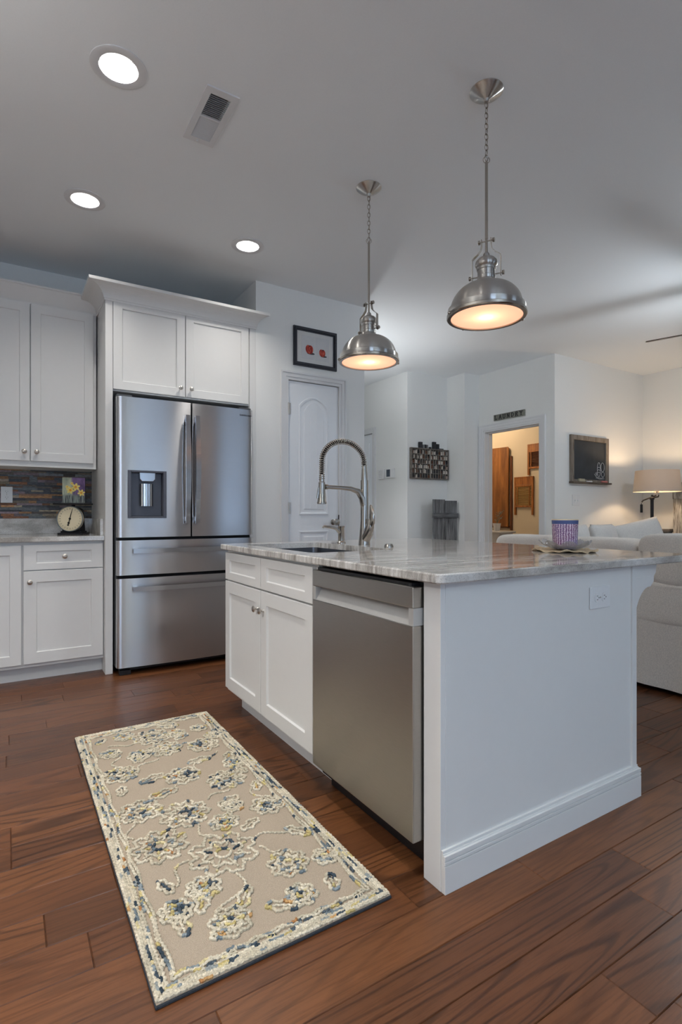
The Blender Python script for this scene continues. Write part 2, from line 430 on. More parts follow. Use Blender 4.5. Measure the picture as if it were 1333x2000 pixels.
# floor boards, all along X, one course = 0.128 m
fb = MB()
known = {(1): [0.38, 1.332], 2: [], 3: [1.635], 0: [1.5], -1: [1.17]}
def course_of(y): return math.floor((y - 0.604) / 0.128)
kn = {course_of(1.05): [0.38, 1.332], course_of(0.93): [1.635, 0.2], course_of(0.80): [1.50, 0.55], course_of(0.67): [1.17], course_of(1.44): [0.175],
      course_of(1.95): [0.012], course_of(2.05): [0.012, 0.33], course_of(1.60): [0.9]}
k = -31
fx0, fx1 = -2.7, 7.2
while 0.604 + 0.128*k < 7.3:
    y0 = 0.604 + 0.128*k; y1 = y0 + 0.128
    rr = random.Random(k*13+5)
    js = list(kn.get(k, []))
    x = fx0 - rr.random()*1.0
    if js:
        lo, hi = min(js), max(js)
        x = hi
        while x < fx1: x += rr.uniform(0.45, 1.35); js.append(x)
        x = lo
        while x > fx0: x -= rr.uniform(0.45, 1.35); js.append(x)
    else:
        js.append(x)
        while x < fx1: x += rr.uniform(0.45, 1.35); js.append(x)
    js.sort()
    for a, b_ in zip(js[:-1], js[1:]):
        a, b_ = max(a, fx0), min(b_, fx1)
        if b_ - a < 0.01: continue
        col = (rr.random(), rr.random(), rr.random(), 1)
        g, e, n = 0.0006, 0.0022, len(fb.v)
        fb.v += [(a+g,y0+g,-0.0025),(b_-g,y0+g,-0.0025),(b_-g,y1-g,-0.0025),(a+g,y1-g,-0.0025),
                 (a+e,y0+e,0),(b_-e,y0+e,0),(b_-e,y1-e,0),(a+e,y1-e,0)]
        fb.face((n+4,n+5,n+6,n+7), False, col)
        for q in ((0,1,5,4),(1,2,6,5),(2,3,7,6),(3,0,4,7)): fb.face([n+i for i in q], False, (col[0], col[1], col[2], 1))
    k += 1
fb.box((fx0, -3.35, -0.1), (fx1, 7.3, -0.003), (0, 0.5, 0.5, 1))
floor = fb.mesh('floor'); fo = build('floor', floor, M_floor); fo['kind'] = 'structure'

CANS = [(0.383, 2.301), (0.380, 3.370), (1.370, 3.369), (-1.0, 2.30), (-1.0, 0.9), (0.383, 0.95), (0.383, -0.9), (-1.0, -0.9)]  # first three are in view, the rest are added for more light
VENT = (0.783, 2.371)
holes = [(x-0.0755, x+0.0755, y-0.0755, y+0.0755) for x, y in CANS] + [(VENT[0]-0.045, VENT[0]+0.045, VENT[1]-0.15, VENT[1]+0.15)]
cb = MB()
for a in cells(-2.72, 7.24, -3.35, 7.32, holes): cb.box((a[0], a[2], CH), (a[1], a[3], CH+0.02))
struct('ceiling', cb, M_ceil)

wall_y('wall_kitchen', 4.52, 4.64, -2.72, 1.727)
b = MB()
for a in cells(1.627, 2.64, 0, CH, [(1.902, 2.378, -1, 2.14)]): b.box((a[0], 3.836, a[2]), (a[1], 3.946, a[3]))
b.box((1.627, 3.946, 0), (1.727, 4.52, CH)); b.box((2.54, 3.946, 0), (2.64, 7.2, CH)); b.box((1.727, 4.52, 0), (2.54, 4.64, CH))
struct('wall_pantry', b, M_wall)
wall_x('wall_hall', 4.27, 4.39, 5.25, 7.2, [(6.0, 6.76, -1, 2.18)])
b = MB(); b.box((4.39, 5.25, 0), (5.06, 5.37, CH)); struct('wall_tray', b, M_wall)
b = MB(); b.box((4.94, 4.93, 0), (5.2, 5.25, CH)); struct('wall_corner', b, M_wall)
wall_x('wall_laundry', 5.2, 5.34, 3.8, 5.37, [(3.99, 4.85, -1, 2.13)])
wall_y('wall_living', 3.8, 3.92, 5.34, 7.12)
wall_x('wall_right', 7.0, 7.12, -3.32, 3.8)
M_lwall = plain('laundry_wall_paint', rgb(220, 208, 184), 0.85, var=0.02, nscale=120, bstr=0.06)
wall_x('wall_laundry_back', 7.1, 7.22, 3.92, 7.3, m=M_lwall)
wall_y('wall_hall_end', 7.2, 7.32, 2.54, 7.1)
LW = [(-1.7, -0.3, 0.8, 2.3), (1.1, 2.4, 0.08, 2.18), (4.3, 5.7, 0.8, 2.3)]
wall_y('wall_front', -3.32, -3.2, -2.72, 7.12, LW)
wall_x('wall_left', -2.72, -2.6, -3.2, 4.52, [(0.4, 2.0, 0.95, 2.25)])
# windows behind the camera; the leftmost and the left-wall one are added
def window(n, horiz, a, b_, z0, z1, pos):
    f = MB(); g = MB()
    def P(u, wv, z): return (u, pos+wv, z) if horiz else (pos+wv, u, z)
    for (u0, u1, v0, v1) in ((a, a+0.05, z0, z1), (b_-0.05, b_, z0, z1), (a, b_, z0, z0+0.05), (a, b_, z1-0.05, z1), (a, b_, (z0+z1)/2-0.02, (z0+z1)/2+0.02), ((a+b_)/2-0.03, (a+b_)/2+0.03, z0, z1)):
        f.box(P(u0, -0.03, v0), P(u1, 0.03, v1))
    for (u0, u1, v0, v1) in ((a-0.08, a, z0-0.08, z1+0.08), (b_, b_+0.08, z0-0.08, z1+0.08), (a, b_, z0-0.08, z0), (a, b_, z1, z1+0.08)):
        f.box(P(u0, 0.062, v0), P(u1, 0.08, v1))
    g.box(P(a+0.05, -0.004, z0+0.05), P(b_-0.05, 0.004, z1-0.05))
    o = struct('window_%d' % n, f, M_trim)
    build('pane', g, M_pane, o)
for i, (a, b_, z0, z1) in enumerate(LW): window(i+1, True, a, b_, z0, z1, -3.26)
window(4, False, 0.4, 2.0, 0.95, 2.25, -2.66)

# baseboards
bb = MB(); bb.box((2.443, 3.822, 0), (2.64, 3.836, 0.13)); bb.box((1.627, 3.822, 0), (1.837, 3.836, 0.13)); bb.box((2.64, 3.822, 0), (2.654, 7.2, 0.13)); struct('baseboard_pantry', bb, M_trim)
bb = MB(); bb.box((4.256, 5.236, 0), (4.27, 5.92, 0.13)); bb.box((4.27, 5.236, 0), (4.94, 5.25, 0.13)); bb.box((4.926, 4.916, 0), (4.94, 5.236, 0.13)); bb.box((4.94, 4.916, 0), (5.186, 4.93, 0.13)); struct('baseboard_hall', bb, M_trim)
bb = MB(); bb.box((5.186, 3.786, 0), (5.2, 3.912, 0.13)); bb.box((5.2, 3.786, 0), (6.986, 3.8, 0.13)); bb.box((6.986, -3.2, 0), (7.0, 3.8, 0.13)); struct('baseboard_living', bb, M_trim)

# casing around an opening: stepped profile
def casing(name, P, u0, u1, z1, wd=0.066, jamb=None):
    b = MB()
    for (lo, hi, t) in ((0.0, wd*0.35, 0.010), (wd*0.35, wd*0.8, 0.015), (wd*0.8, wd, 0.020)):
        b.box(P(u0-hi, 0, 0), P(u0-lo, t, z1+hi)); b.box(P(u1+lo, 0, 0), P(u1+hi, t, z1+hi))
        b.box(P(u0-lo, 0, z1+lo), P(u1+lo, t, z1+hi))
    if jamb:
        d, e = jamb
        b.box(P(u0, 0.002, 0), P(u0+e, -d, z1)); b.box(P(u1-e, 0.002, 0), P(u1, -d, z1)); b.box(P(u0+e, 0.002, z1-e), P(u1-e, -d, z1))
        b.box(P(u0+e, -d*0.45, 0), P(u0+e+0.012, -d*0.75, z1-e)); b.box(P(u1-e-0.012, -d*0.45, 0), P(u1-e, -d*0.75, z1-e)); b.box(P(u0+e+0.012, -d*0.45, z1-e-0.012), P(u1-e-0.012, -d*0.75, z1-e))
    return struct(name, b, M_trim)
casing('trim_1', FY(3.836), 1.902, 2.378, 2.14)
casing('trim_2', FX(5.2), 3.99, 4.85, 2.13, 0.075, (0.14, 0.018))
casing('trim_3', FX(4.27), 6.0, 6.76, 2.18, 0.075)

# pantry door with arch-top plank panel
def panel_door(name, P, u0, u1, z1, arch=True):
    b = MB(); z0 = 0.012
    wd = u1-u0; m_ = wd*0.205
    b.box(P(u0, -0.03, z0), P(u1, 0.0, z1))
    def ring(pts, wv): return [tuple(P(u, wv, z)) for u, z in pts]
    def raised(a0, a1, c0, c1, ar):
        def outline(d):
            pts = [(a0+d, c0+d), (a1-d, c0+d)]
            if ar:
                cx = (a0+a1)/2; h = ar; n = 14
                for i in range(n+1):
                    t = i/n; u = a1-d - t*(a1-a0-2*d)
                    q = (u-cx)/((a1-a0)/2-d)
                    pts.append((u, c1-d - h*(q*q)))
            else: pts += [(a1-d, c1-d), (a0+d, c1-d)]
            return pts
        levels = [(0, 0.0), (0.004, 0.006), (0.014, 0.005), (0.022, -0.001), (0.045, 0.001), (0.050, 0.004)]
        rings = [ring(outline(d), w_) for d, w_ in levels]
        n = len(rings[0]); base = len(b.v)
        for r_ in rings: b.v += r_
        for l in range(len(rings)-1):
            for i in range(n):
                j = (i+1) % n; b.face((base+l*n+i, base+l*n+j, base+(l+1)*n+j, base+(l+1)*n+i))
        b.face([base+(len(rings)-1)*n+i for i in range(n)])
        # plank beads on the field
        for q in (1, 2):
            u = a0+0.05 + (a1-a0-0.1)*q/3
            b.box(P(u-0.003, 0.003, c0+0.055), P(u+0.003, 0.0055, c1-0.062))
    a0, a1 = u0+m_, u1-m_
    raised(a0, a1, 1.06, 2.025, 0.075 if arch else 0)
    raised(a0, a1, 0.24, 0.93, 0)
    return build(name, b, M_door)
d1 = panel_door('door_1', FY(3.842), 1.905, 2.375, 2.135); d1['kind'] = 'structure'
for z in (1.865, 1.07, 0.25):
    h = MB(); h.tube([(1.903, 3.829, z), (1.903, 3.829, z+0.09)], 0.006, 10); h.box((1.903, 3.834, z), (1.925, 3.841, z+0.09)); build('hinge', h, M_knob, d1)
h = MB(); h.lathe([(0.0, 0), (0.024, 0.0), (0.025, -0.008), (0.012, -0.012), (0.010, -0.035), (0.024, -0.042), (0.029, -0.058), (0.022, -0.074), (0.0, -0.078)], (2.325, 3.842, 1.0), 20, 'y'); build('door_knob', h, M_nickel, d1)
h = MB(); h.box((2.3762, 3.828, 0.94), (2.3782, 3.842, 1.06)); build('latch_plate', h, M_iron, d1)
b = MB(); b.box((4.29, 6.0, 0.012), (4.33, 6.76, 2.175))
for (z0, z1) in ((0.2, 0.95), (1.08, 2.05)):
    for (a, c) in ((6.1, 6.36), (6.42, 6.66)): b.box((4.284, a, z0), (4.29, c, z1))
struct('door_2', b, M_door)

# slate mosaic behind the worktop
def tint(r, g, b_): return lin((r, g, b_))
SL = [(92,98,102),(78,84,90),(104,106,104),(86,80,76),(122,112,100),(96,90,84),(70,74,80),(128,88,62),(138,104,72),(112,88,74),(110,98,104),(134,124,106),(84,92,98),(100,104,108),(76,80,84)]
b = MB(); z = 1.036; b.box((-2.6, 4.512, 1.03), (0.555, 4.52, 1.395), tint(52,52,54))
while z < 1.392:
    h = random.choice([0.012, 0.015, 0.019]); x = -2.6 + random.random()*0.08
    while x < 0.555:
        l = random.choice([0.05, 0.08, 0.11, 0.16]); t = random.uniform(0.001, 0.006)
        c = random.choice(SL); kf = random.uniform(0.95, 1.45)
        b.box((x, 4.512-t, z), (min(x+l-0.0008, 0.555), 4.513, min(z+h-0.0008, 1.395)), tint(*[v*kf for v in c]))
        x += l
    z += h
o = build('trim_4', b.mesh('trim_4'), M_slate); o['kind'] = 'structure'

# ---------------------------------------------------------------- fitted cabinets
def knob_mb(P, u, z, w0=0.02):
    b = MB(); ax = Vector(P(0, 1, 0)) - Vector(P(0, 0, 0))
    M = ax.to_track_quat('Z', 'Y').to_matrix()
    c = P(u, w0, z)
    b.lathe([(0.0, 0), (0.0075, 0.0), (0.0055, 0.004), (0.0045, 0.012), (0.009, 0.016), (0.0150, 0.020), (0.0155, 0.024), (0.011, 0.028), (0.0, 0.029)], c, 20, M=M)
    return b
def door_part(root, P, u0, u1, z0, z1, knob, name='door', rail=0.057, rail_z=None):
    s = MB().shaker(P, u0, u1, z0, z1, rail=rail, rail_z=rail_z)
    d = build(name, s, M_cab, root, 0)
    if knob: build('knob', knob_mb(P, *knob), M_knob, d)
    return d

# wall cabinets to the left of the fridge surround
def upper(u0, u1, label, knobs):
    t = thing('upper_cabinet', ((u0+u1)/2, 4.34, 1.388), label, 'cabinet', 'white wall cabinets')
    b = MB(); b.box((u0, 4.19, 1.40), (u1, 4.519, 2.50)); b.box((u0, 4.186, 1.388), (u1, 4.519, 1.40))
    build('body', b, M_cab, t)
    P = FY(4.19); mid = (u0+u1)/2
    door_part(t, P, u0+0.008, mid-0.003, 1.426, 2.488, (mid-0.035, 1.486))
    door_part(t, P, mid+0.003, u1-0.020, 1.426, 2.488, (mid+0.037, 1.486))
    return t
upper(-0.275, 0.545, 'tall white shaker wall cabinet with two doors above the slate backsplash', None)
upper(-1.10, -0.281, 'white shaker wall cabinet further left along the kitchen wall, beyond the frame edge', None)
# slanted crown (swept profile), profile given as (out, z)
def crown(name, path_pts, prof, root=None):
    """path of xy points with outward offset directions (mitred)"""
    b = MB(); rings = []
    for (x, y, ox, oy) in path_pts:
        rings.append([(x+ox*p, y+oy*p, z) for p, z in prof])
    n = len(prof)
    for r_ in rings: b.v += r_
    for i in range(len(rings)-1):
        for j in range(n):
            k_ = (j+1) % n
            b.face((i*n+j, i*n+k_, (i+1)*n+k_, (i+1)*n+j), False)
    b.face(list(range(n))); b.face([(len(rings)-1)*n+j for j in range(n)])
    return b
lowprof = [(-0.02, 2.49), (0.004, 2.49), (0.006, 2.500), (0.058, 2.588), (0.066, 2.592), (0.066, 2.604), (-0.02, 2.604)]
b = crown('c', [(-1.10, 4.19, 0, -1), (0.55, 4.19, 0, -1)], lowprof)
single('crown_moulding', b, M_cab, 'plain white crown moulding capping the left wall cabinets', 'moulding')

# fridge surround: tall side panels, cabinet above, cove crown
t = thing('fridge_surround', (1.09, 4.17, 0), 'tall white cabinet surround with two short doors above the steel fridge', 'cabinet')
b = MB(); b.box((0.555, 3.836, 0), (0.601, 4.519, 2.52)); build('side_panel', b, M_cab, t, 0.0015)
b = MB(); b.box((1.577, 3.836, 0), (1.6265, 4.519, 2.52)); build('side_panel', b, M_cab, t, 0.0015)
b = MB(); b.box((0.601, 3.856, 1.895), (1.577, 4.519, 2.52)); build('body', b, M_cab, t)
P = FY(3.856)
door_part(t, P, 0.604, 1.083, 1.905, 2.508, (1.048, 1.962))
door_part(t, P, 1.089, 1.567, 1.905, 2.508, (1.125, 1.962))
cove = [(-0.02, 2.487)] + [(0.006+0.0, 2.487), (0.008, 2.498)]
for i in range(9):
    a = i/8*PI/2
    cove.append((0.012 + 0.085*(1-math.cos(a)), 2.500 + 0.068*math.sin(a)))
cove += [(0.112, 2.570), (0.114, 2.588), (-0.02, 2.588)]
b = crown('c', [(0.555, 4.519, -1, 0), (0.555, 3.836, -1, -1), (1.6255, 3.836, 0.62, -1), (1.6255, 3.8355, 0.62, -1)], cove)
o = build('crown', b, M_cab, t)

# base cabinets on the left
def base_cab(u0, u1, label, drawer=True, knobx=None):
    t = thing('base_cabinet', ((u0+u1)/2, 4.2, 0), label, 'cabinet', 'white base cabinets under the left worktop')
    b = MB(); b.box((u0, 3.91, 0.10), (u1, 4.505, 0.89)); build('body', b, M_cab, t)
    b = MB(); b.box((u0, 3.985, 0.0), (u1, 4.0, 0.10)); build('toe_kick', b, M_cab, t)
    P = FY(3.91)
    if drawer:
        door_part(t, P, u0+0.006, u1-0.006, 0.712, 0.872, ((u0+u1)/2, 0.794), 'drawer', 0.07, 0.042)
        door_part(t, P, u0+0.006, u1-0.006, 0.122, 0.706, (u0+0.04, 0.638), rail=0.07)
    else:
        door_part(t, P, u0+0.006, u1-0.006, 0.122, 0.870, (u0+0.04, 0.80), rail=0.06)
    return t
base_cab(0.083, 0.554, 'white base cabinet with a knobbed drawer over one shaker door, beside the fridge')
base_cab(-0.52, 0.083, 'white base cabinet with one full-height door at the left photo edge', False)
base_cab(-1.12, -0.52, 'white base cabinet with a drawer, farther left than the full-height door', True)
b = MB(); b.box((-1.12, 3.866, 0.891), (0.5535, 4.519, 0.922)); 
wt = single('worktop', b, M_granite, 'grey veined stone worktop with raised lip on the left base cabinets', 'countertop', bev=0.003)
b = MB(); b.box((-1.12, 4.497, 0.922), (0.5535, 4.519, 1.035)); build('rear_upstand', b, M_granite, wt, 0.002)
b = MB(); b.box((0.532, 3.90, 0.922), (0.5535, 4.497, 1.035)); build('side_upstand', b, M_granite, wt, 0.002)

# outlets and switches
def outlet(name, P, u, z, label, wd=0.072, ht=0.115, horiz=False, kind='outlet'):
    t = thing(name, P(u, 0, z-ht/2), label, kind)
    b = MB(); b.box(P(u-wd/2, 0.0005, z-ht/2), P(u+wd/2, 0.006, z+ht/2)); build('cover_plate', b, M_plate, t, 0.0025)
    if kind == 'outlet':
        for s in (-1, 1):
            du, dz = (s*0.021, 0) if horiz else (0, s*0.021)
            b = MB(); pts = [(u+du+0.0165*math.cos(a*PI/10), z+dz+min(0.0135, max(-0.0135, 0.0165*math.sin(a*PI/10)))) for a in range(20)]
            if horiz: pts = [(u+du+min(0.0135, max(-0.0135, 0.0165*math.cos(a*PI/10))), z+dz+0.0165*math.sin(a*PI/10)) for a in range(20)]
            b.prism(pts, lambda uu, ww, vv: P(uu, ww, vv), 0.006, 0.0078); r_ = build('receptacle', b, M_plate, t)
            q = MB()
            if horiz:
                q.box(P(u+du-0.004, 0.0075, z+dz+0.0055), P(u+du+0.004, 0.0082, z+dz+0.0072)); q.box(P(u+du-0.0035, 0.0075, z+dz-0.0075), P(u+du+0.0035, 0.0082, z+dz-0.0058))
                q.box(P(u+du+0.0075, 0.0075, z+dz-0.002), P(u+du+0.0108, 0.0082, z+dz+0.002))
            else:
                q.box(P(u+du-0.0072, 0.0075, z+dz-0.001), P(u+du-0.0056, 0.0082, z+dz+0.0075)); q.box(P(u+du+0.0056, 0.0075, z+dz), P(u+du+0.0072, 0.0082, z+dz+0.0065))
                q.box(P(u+du-0.002, 0.0075, z+dz-0.0105), P(u+du+0.002, 0.0082, z+dz-0.007))
            build('slots', q, M_dark, r_)
        b = MB(); ax = (Vector(P(0,1,0))-Vector(P(0,0,0))).to_track_quat('Z','Y').to_matrix(); b.lathe([(0, 0), (0.003, 0), (0.0025, 0.0012), (0, 0.0015)], P(u, 0.006, z), 10, M=ax); build('screw', b, M_knob, t)
    else:
        for s in ((-0.023, 0.023) if wd > 0.1 else (0,)):
            b = MB(); b.box(P(u+s-0.016, 0.006, z-0.033), P(u+s+0.016, 0.0075, z+0.033)); b.box(P(u+s-0.005, 0.0075, z-0.012), P(u+s+0.005, 0.014, z+0.004)); build('rocker', b, M_plate, t)
    return t
outlet('wall_outlet', FY(4.506), 0.0, 1.205, 'white double outlet plate on the slate backsplash at the left edge')

# kitchen scale on the left worktop
sx, sy = 0.40, 4.21
t = thing('kitchen_scale', (sx, sy, 0.922), 'vintage black kitchen scale with cream dial on the left worktop', 'scale', rz=R(-27))
b = MB()
b.box((-0.085, -0.06, 0), (0.085, 0.07, 0.014)); b.box((-0.07, -0.045, 0.014), (0.07, 0.06, 0.026))
build('base', b, M_iron, t, 0.003, local=True)
b = MB(); b.prism([(-0.062,0.026),(0.062,0.026),(0.05,0.175),(0.03,0.19),(-0.03,0.19),(-0.05,0.175)], lambda u, wv, v: (u, wv, v), -0.04, 0.055)
build('housing', b, M_iron, t, 0.004, local=True)
b = MB(); b.tube([(-0.0, 0, 0.185), (0, 0, 0.212)], 0.012, 12); build('platform_post', b, M_iron, t, local=True)
b = MB(); b.box((-0.105, -0.085, 0.210), (0.105, 0.085, 0.222)); pl = build('platform', b, M_iron, t, 0.004, local=True)
M_dial = plain('cream_dial', rgb(226, 212, 178), 0.4, var=0.03, bstr=0, coat=0.3)
b = MB(); b.lathe([(0, 0), (0.086, 0), (0.089, 0.004), (0.089, 0.02), (0.084, 0.022), (0.082, 0.018), (0, 0.018)], (0, -0.04, 0.112), 48, M=Matrix.Rotation(R(90), 3, 'X')); dl = build('dial', b, M_dial, t, local=True)
b = MB(); b.torus((0, -0.061, 0.112), 0.0865, 0.0032, Matrix.Rotation(R(90), 3, 'X'), 48, 8); build('bezel', b, plain('grey_bezel', rgb(110, 120, 124), 0.4, 0.5, bstr=0), dl, local=True)
b = MB()
def dialpt(r_, a): return (r_*math.sin(a), -0.0588, 0.112 + r_*math.cos(a))
for i in range(96):
    a = 2*PI*i/96; l = 0.006 if i % 4 == 0 else 0.0035
    b.tube([dialpt(0.081, a), dialpt(0.081-l, a)], 0.0005, 4)
build('tick_marks', b, M_dark, dl, local=True)
def text_mesh(s, size, ext=0.0004, spacing=1.0):
    cu = bpy.data.curves.new('t', 'FONT'); cu.body = s; cu.size = size; cu.extrude = ext; cu.align_x = 'CENTER'; cu.align_y = 'CENTER'; cu.space_character = spacing
    o = bpy.data.objects.new('t', cu); C.objects.link(o)
    bpy.context.view_layer.update()
    me = bpy.data.meshes.new_from_object(o.evaluated_get(bpy.context.evaluated_depsgraph_get()))
    bpy.data.objects.remove(o); return me
def place_text(name, s, size, mat, parent, origin, ux, uz, ext=0.0004, spacing=1.0, sx=1):
    """origin = centre relative to the parent, ux = reading direction, uz = up"""
    me = text_mesh(s, size, ext, spacing)
    ux, uz = Vector(ux), Vector(uz); n = ux.cross(uz)
    M = Matrix(((ux.x*sx, uz.x, n.x, origin[0]), (ux.y*sx, uz.y, n.y, origin[1]), (ux.z*sx, uz.z, n.z, origin[2]), (0,0,0,1)))
    me.transform(M); me.name = name
    o = bpy.data.objects.new(name, me); C.objects.link(o); me.materials.append(mat); o.parent = parent
    return o
nums = MB(); allme = bmesh.new()
for i in range(24):
    a = 2*PI*i/24; me = text_mesh(str(24 if i == 0 else i), 0.0105, 0.0002)
    p = dialpt(0.0685, a); me.transform(Matrix(((1,0,0,p[0]),(0,0,-1,p[1]),(0,1,0,p[2]),(0,0,0,1)))); allme.from_mesh(me)
me = bpy.data.meshes.new('numerals'); allme.to_mesh(me); allme.free(); me.materials.append(M_dark)
o = bpy.data.objects.new('numerals', me); C.objects.link(o); o.parent = dl
b = MB(); a = R(14)
def dp(r_, off=0): return (r_*math.sin(a)+off*math.cos(a), -0.062, 0.112 + r_*math.cos(a) - off*math.sin(a))
b.tube([dp(-0.045), dp(0.0), dp(0.03), dp(0.074)], [0.0025, 0.003, 0.0025, 0.0008], 6); b.lathe([(0,0),(0.008,0),(0.007,0.003),(0,0.004)], (0,-0.0605,0.112), 16, M=Matrix.Rotation(R(90),3,'X'))
b.lathe([(0,0),(0.0075,0),(0.0075,0.002),(0,0.002)], dp(-0.03), 14, M=Matrix.Rotation(R(90),3,'X')); b.lathe([(0,0),(0.006,0),(0.006,0.002),(0,0.002)], dp(-0.045), 14, M=Matrix.Rotation(R(90),3,'X'))
build('pointer', b, M_dark, dl, local=True)

# little daffodil canvas standing on the scale platform
zc = 0.922+0.222
t = thing('daffodil_painting', (0.405, 4.235, zc), 'small daffodil canvas with grey-green and purple ground, standing on the scale', 'painting', rz=R(-6))
W_, H_ = 0.145, 0.182
def daff_bg():
    m, N, L, b = new_mat('daffodil_ground')
    co = texco(N, L); sp = N.new('ShaderNodeSeparateXYZ'); L.new(co, sp.inputs[0])
    n = noise(N, L, texco(N, L, (1,1,0.5)), 26, 4)
    ad = N.new('ShaderNodeMath'); ad.operation = 'MULTIPLY_ADD'; L.new(n, ad.inputs[0]); ad.inputs[1].default_value = 0.05; L.new(sp.outputs[0], ad.inputs[2])
    mr = N.new('ShaderNodeMapRange'); mr.inputs[1].default_value = 0.010; mr.inputs[2].default_value = 0.022; L.new(ad.outputs[0], mr.inputs[0])
    g = ramp(N, L, n, [(0.35, rgb(136,146,132)), (0.65, rgb(176,180,158))]); p = ramp(N, L, n, [(0.35, rgb(70,52,92)), (0.62, rgb(122,96,140))])
    up = mixc(N, L, g, p, mr.outputs[0])
    st = noise(N, L, texco(N, L, (6,1,0.5)), 26, 4); dk = ramp(N, L, st, [(0.4, rgb(58,60,64)), (0.6, rgb(142,150,144))])
    mz = N.new('ShaderNodeMapRange'); mz.inputs[1].default_value = 0.065; mz.inputs[2].default_value = 0.05; L.new(sp.outputs[2], mz.inputs[0])
    L.new(mixc(N, L, up, dk, mz.outputs[0]), b.inputs['Base Color']); b.inputs['Roughness'].default_value = 0.7
    return m
b = MB(); b.box((-W_/2, -0.008, 0), (W_/2, 0.010, H_)); build('canvas', b, daff_bg(), t, 0.001, local=True)
b = MB(); b.box((W_/2-0.0005, -0.0083, 0), (W_/2+0.004, 0.012, H_)); build('canvas_edge', b, M_dark, t, local=True)
def petals(cx, cz, r_, n, a0, wv=-0.0086):
    b = MB()
    for i in range(n):
        a = a0+2*PI*i/n; pts = []
        for q, (l, wd) in enumerate(((0,0.02),(0.45,0.24),(0.75,0.24),(1,0.0),(0.75,-0.24),(0.45,-0.24),(0,-0.02))):
            pts.append((cx+r_*(l*math.cos(a)-wd*math.sin(a)), cz+r_*(l*math.sin(a)+wd*math.cos(a))))
        b.prism(pts, lambda u, w_, v: (u, w_, v), wv, wv+0.0004)
    return b
M_yel = plain('petal_yellow', rgb(236, 214, 120), 0.7, var=0.25, nscale=120, bstr=0); M_org = plain('trumpet_orange', rgb(222, 150, 48), 0.7, var=0.2, nscale=160, bstr=0); M_stem = plain('painted_stem', rgb(126, 140, 132), 0.7, var=0.2, bstr=0)
b = MB()
for x0, x1, z1 in ((-0.01,-0.022,0.085),(0.005,0.01,0.1),(0.02,0.045,0.065),(-0.03,-0.035,0.1),(0.03,0.03,0.08),(-0.055,-0.06,0.09),(-0.002,0.0,0.06)):
    b.prism([(x0-0.002,0.001),(x0+0.002,0.001),(x1+0.001,z1),(x1-0.001,z1)], lambda u,w_,v:(u,w_,v), -0.0084, -0.008)
build('painted_stems', b, M_stem, t, local=True)
for cx, cz, r_, a0 in ((0.012, 0.115, 0.030, 0.3), (-0.022, 0.092, 0.028, 0.8), (0.048, 0.074, 0.026, 0.2), (-0.042, 0.115, 0.013, 0.1), (-0.012,0.14,0.012,1.3)):
    f_ = build('painted_daffodil', petals(cx, cz, r_, 6, a0), M_yel, t, local=True)
    b = MB(); b.lathe([(0,0),(r_*0.30,0),(r_*0.30,0.0004),(0,0.0004)], (cx,-0.0088,cz), 12, M=Matrix.Rotation(R(90),3,'X')); build('painted_trumpet', b, M_org, f_, local=True)

# ---------------------------------------------------------------- fridge
t = thing('refrigerator', (1.09, 4.1, 0), 'stainless french-door refrigerator with water dispenser and two lower drawers', 'refrigerator')
FX0, FX1 = 0.612, 1.566
b = MB(); b.box((FX0, 3.815, 0.045), (FX1, 4.47, 1.815)); build('case', b, M_fgrey, t, 0.003)
b = MB(); b.box((FX0+0.02, 3.79, 0.02), (FX1-0.02, 3.82, 0.06)); build('foot_grille', b, M_black, t, 0.002)
for (xa, ya) in ((FX0+0.02, 3.76), (FX1-0.09, 3.76), (FX0+0.02, 4.36), (FX1-0.09, 4.36)):
    b = MB(); b.box((xa, ya, 0.0), (xa+0.07, ya+0.07, 0.03 if ya < 4 else 0.045)); build('foot', b, M_black, t, 0.002)
b = MB(); b.box((FX0+0.005, 3.775, 1.835), (FX0+0.10, 3.86, 1.862)); b.box((FX1-0.10, 3.775, 1.835), (FX1-0.005, 3.86, 1.862)); b.box((FX0+0.005, 3.86, 1.815), (FX1-0.005, 4.1, 1.85)); build('hinge_cover', b, M_fgrey, t, 0.003)
xm0, xm1 = FX0, FX1
def bulge(x): # gentle overall bow of the front plus rolled outer edges
    q = (x-(FX0+FX1)/2)/((FX1-FX0)/2)
    return 3.722 + 0.020*q*q
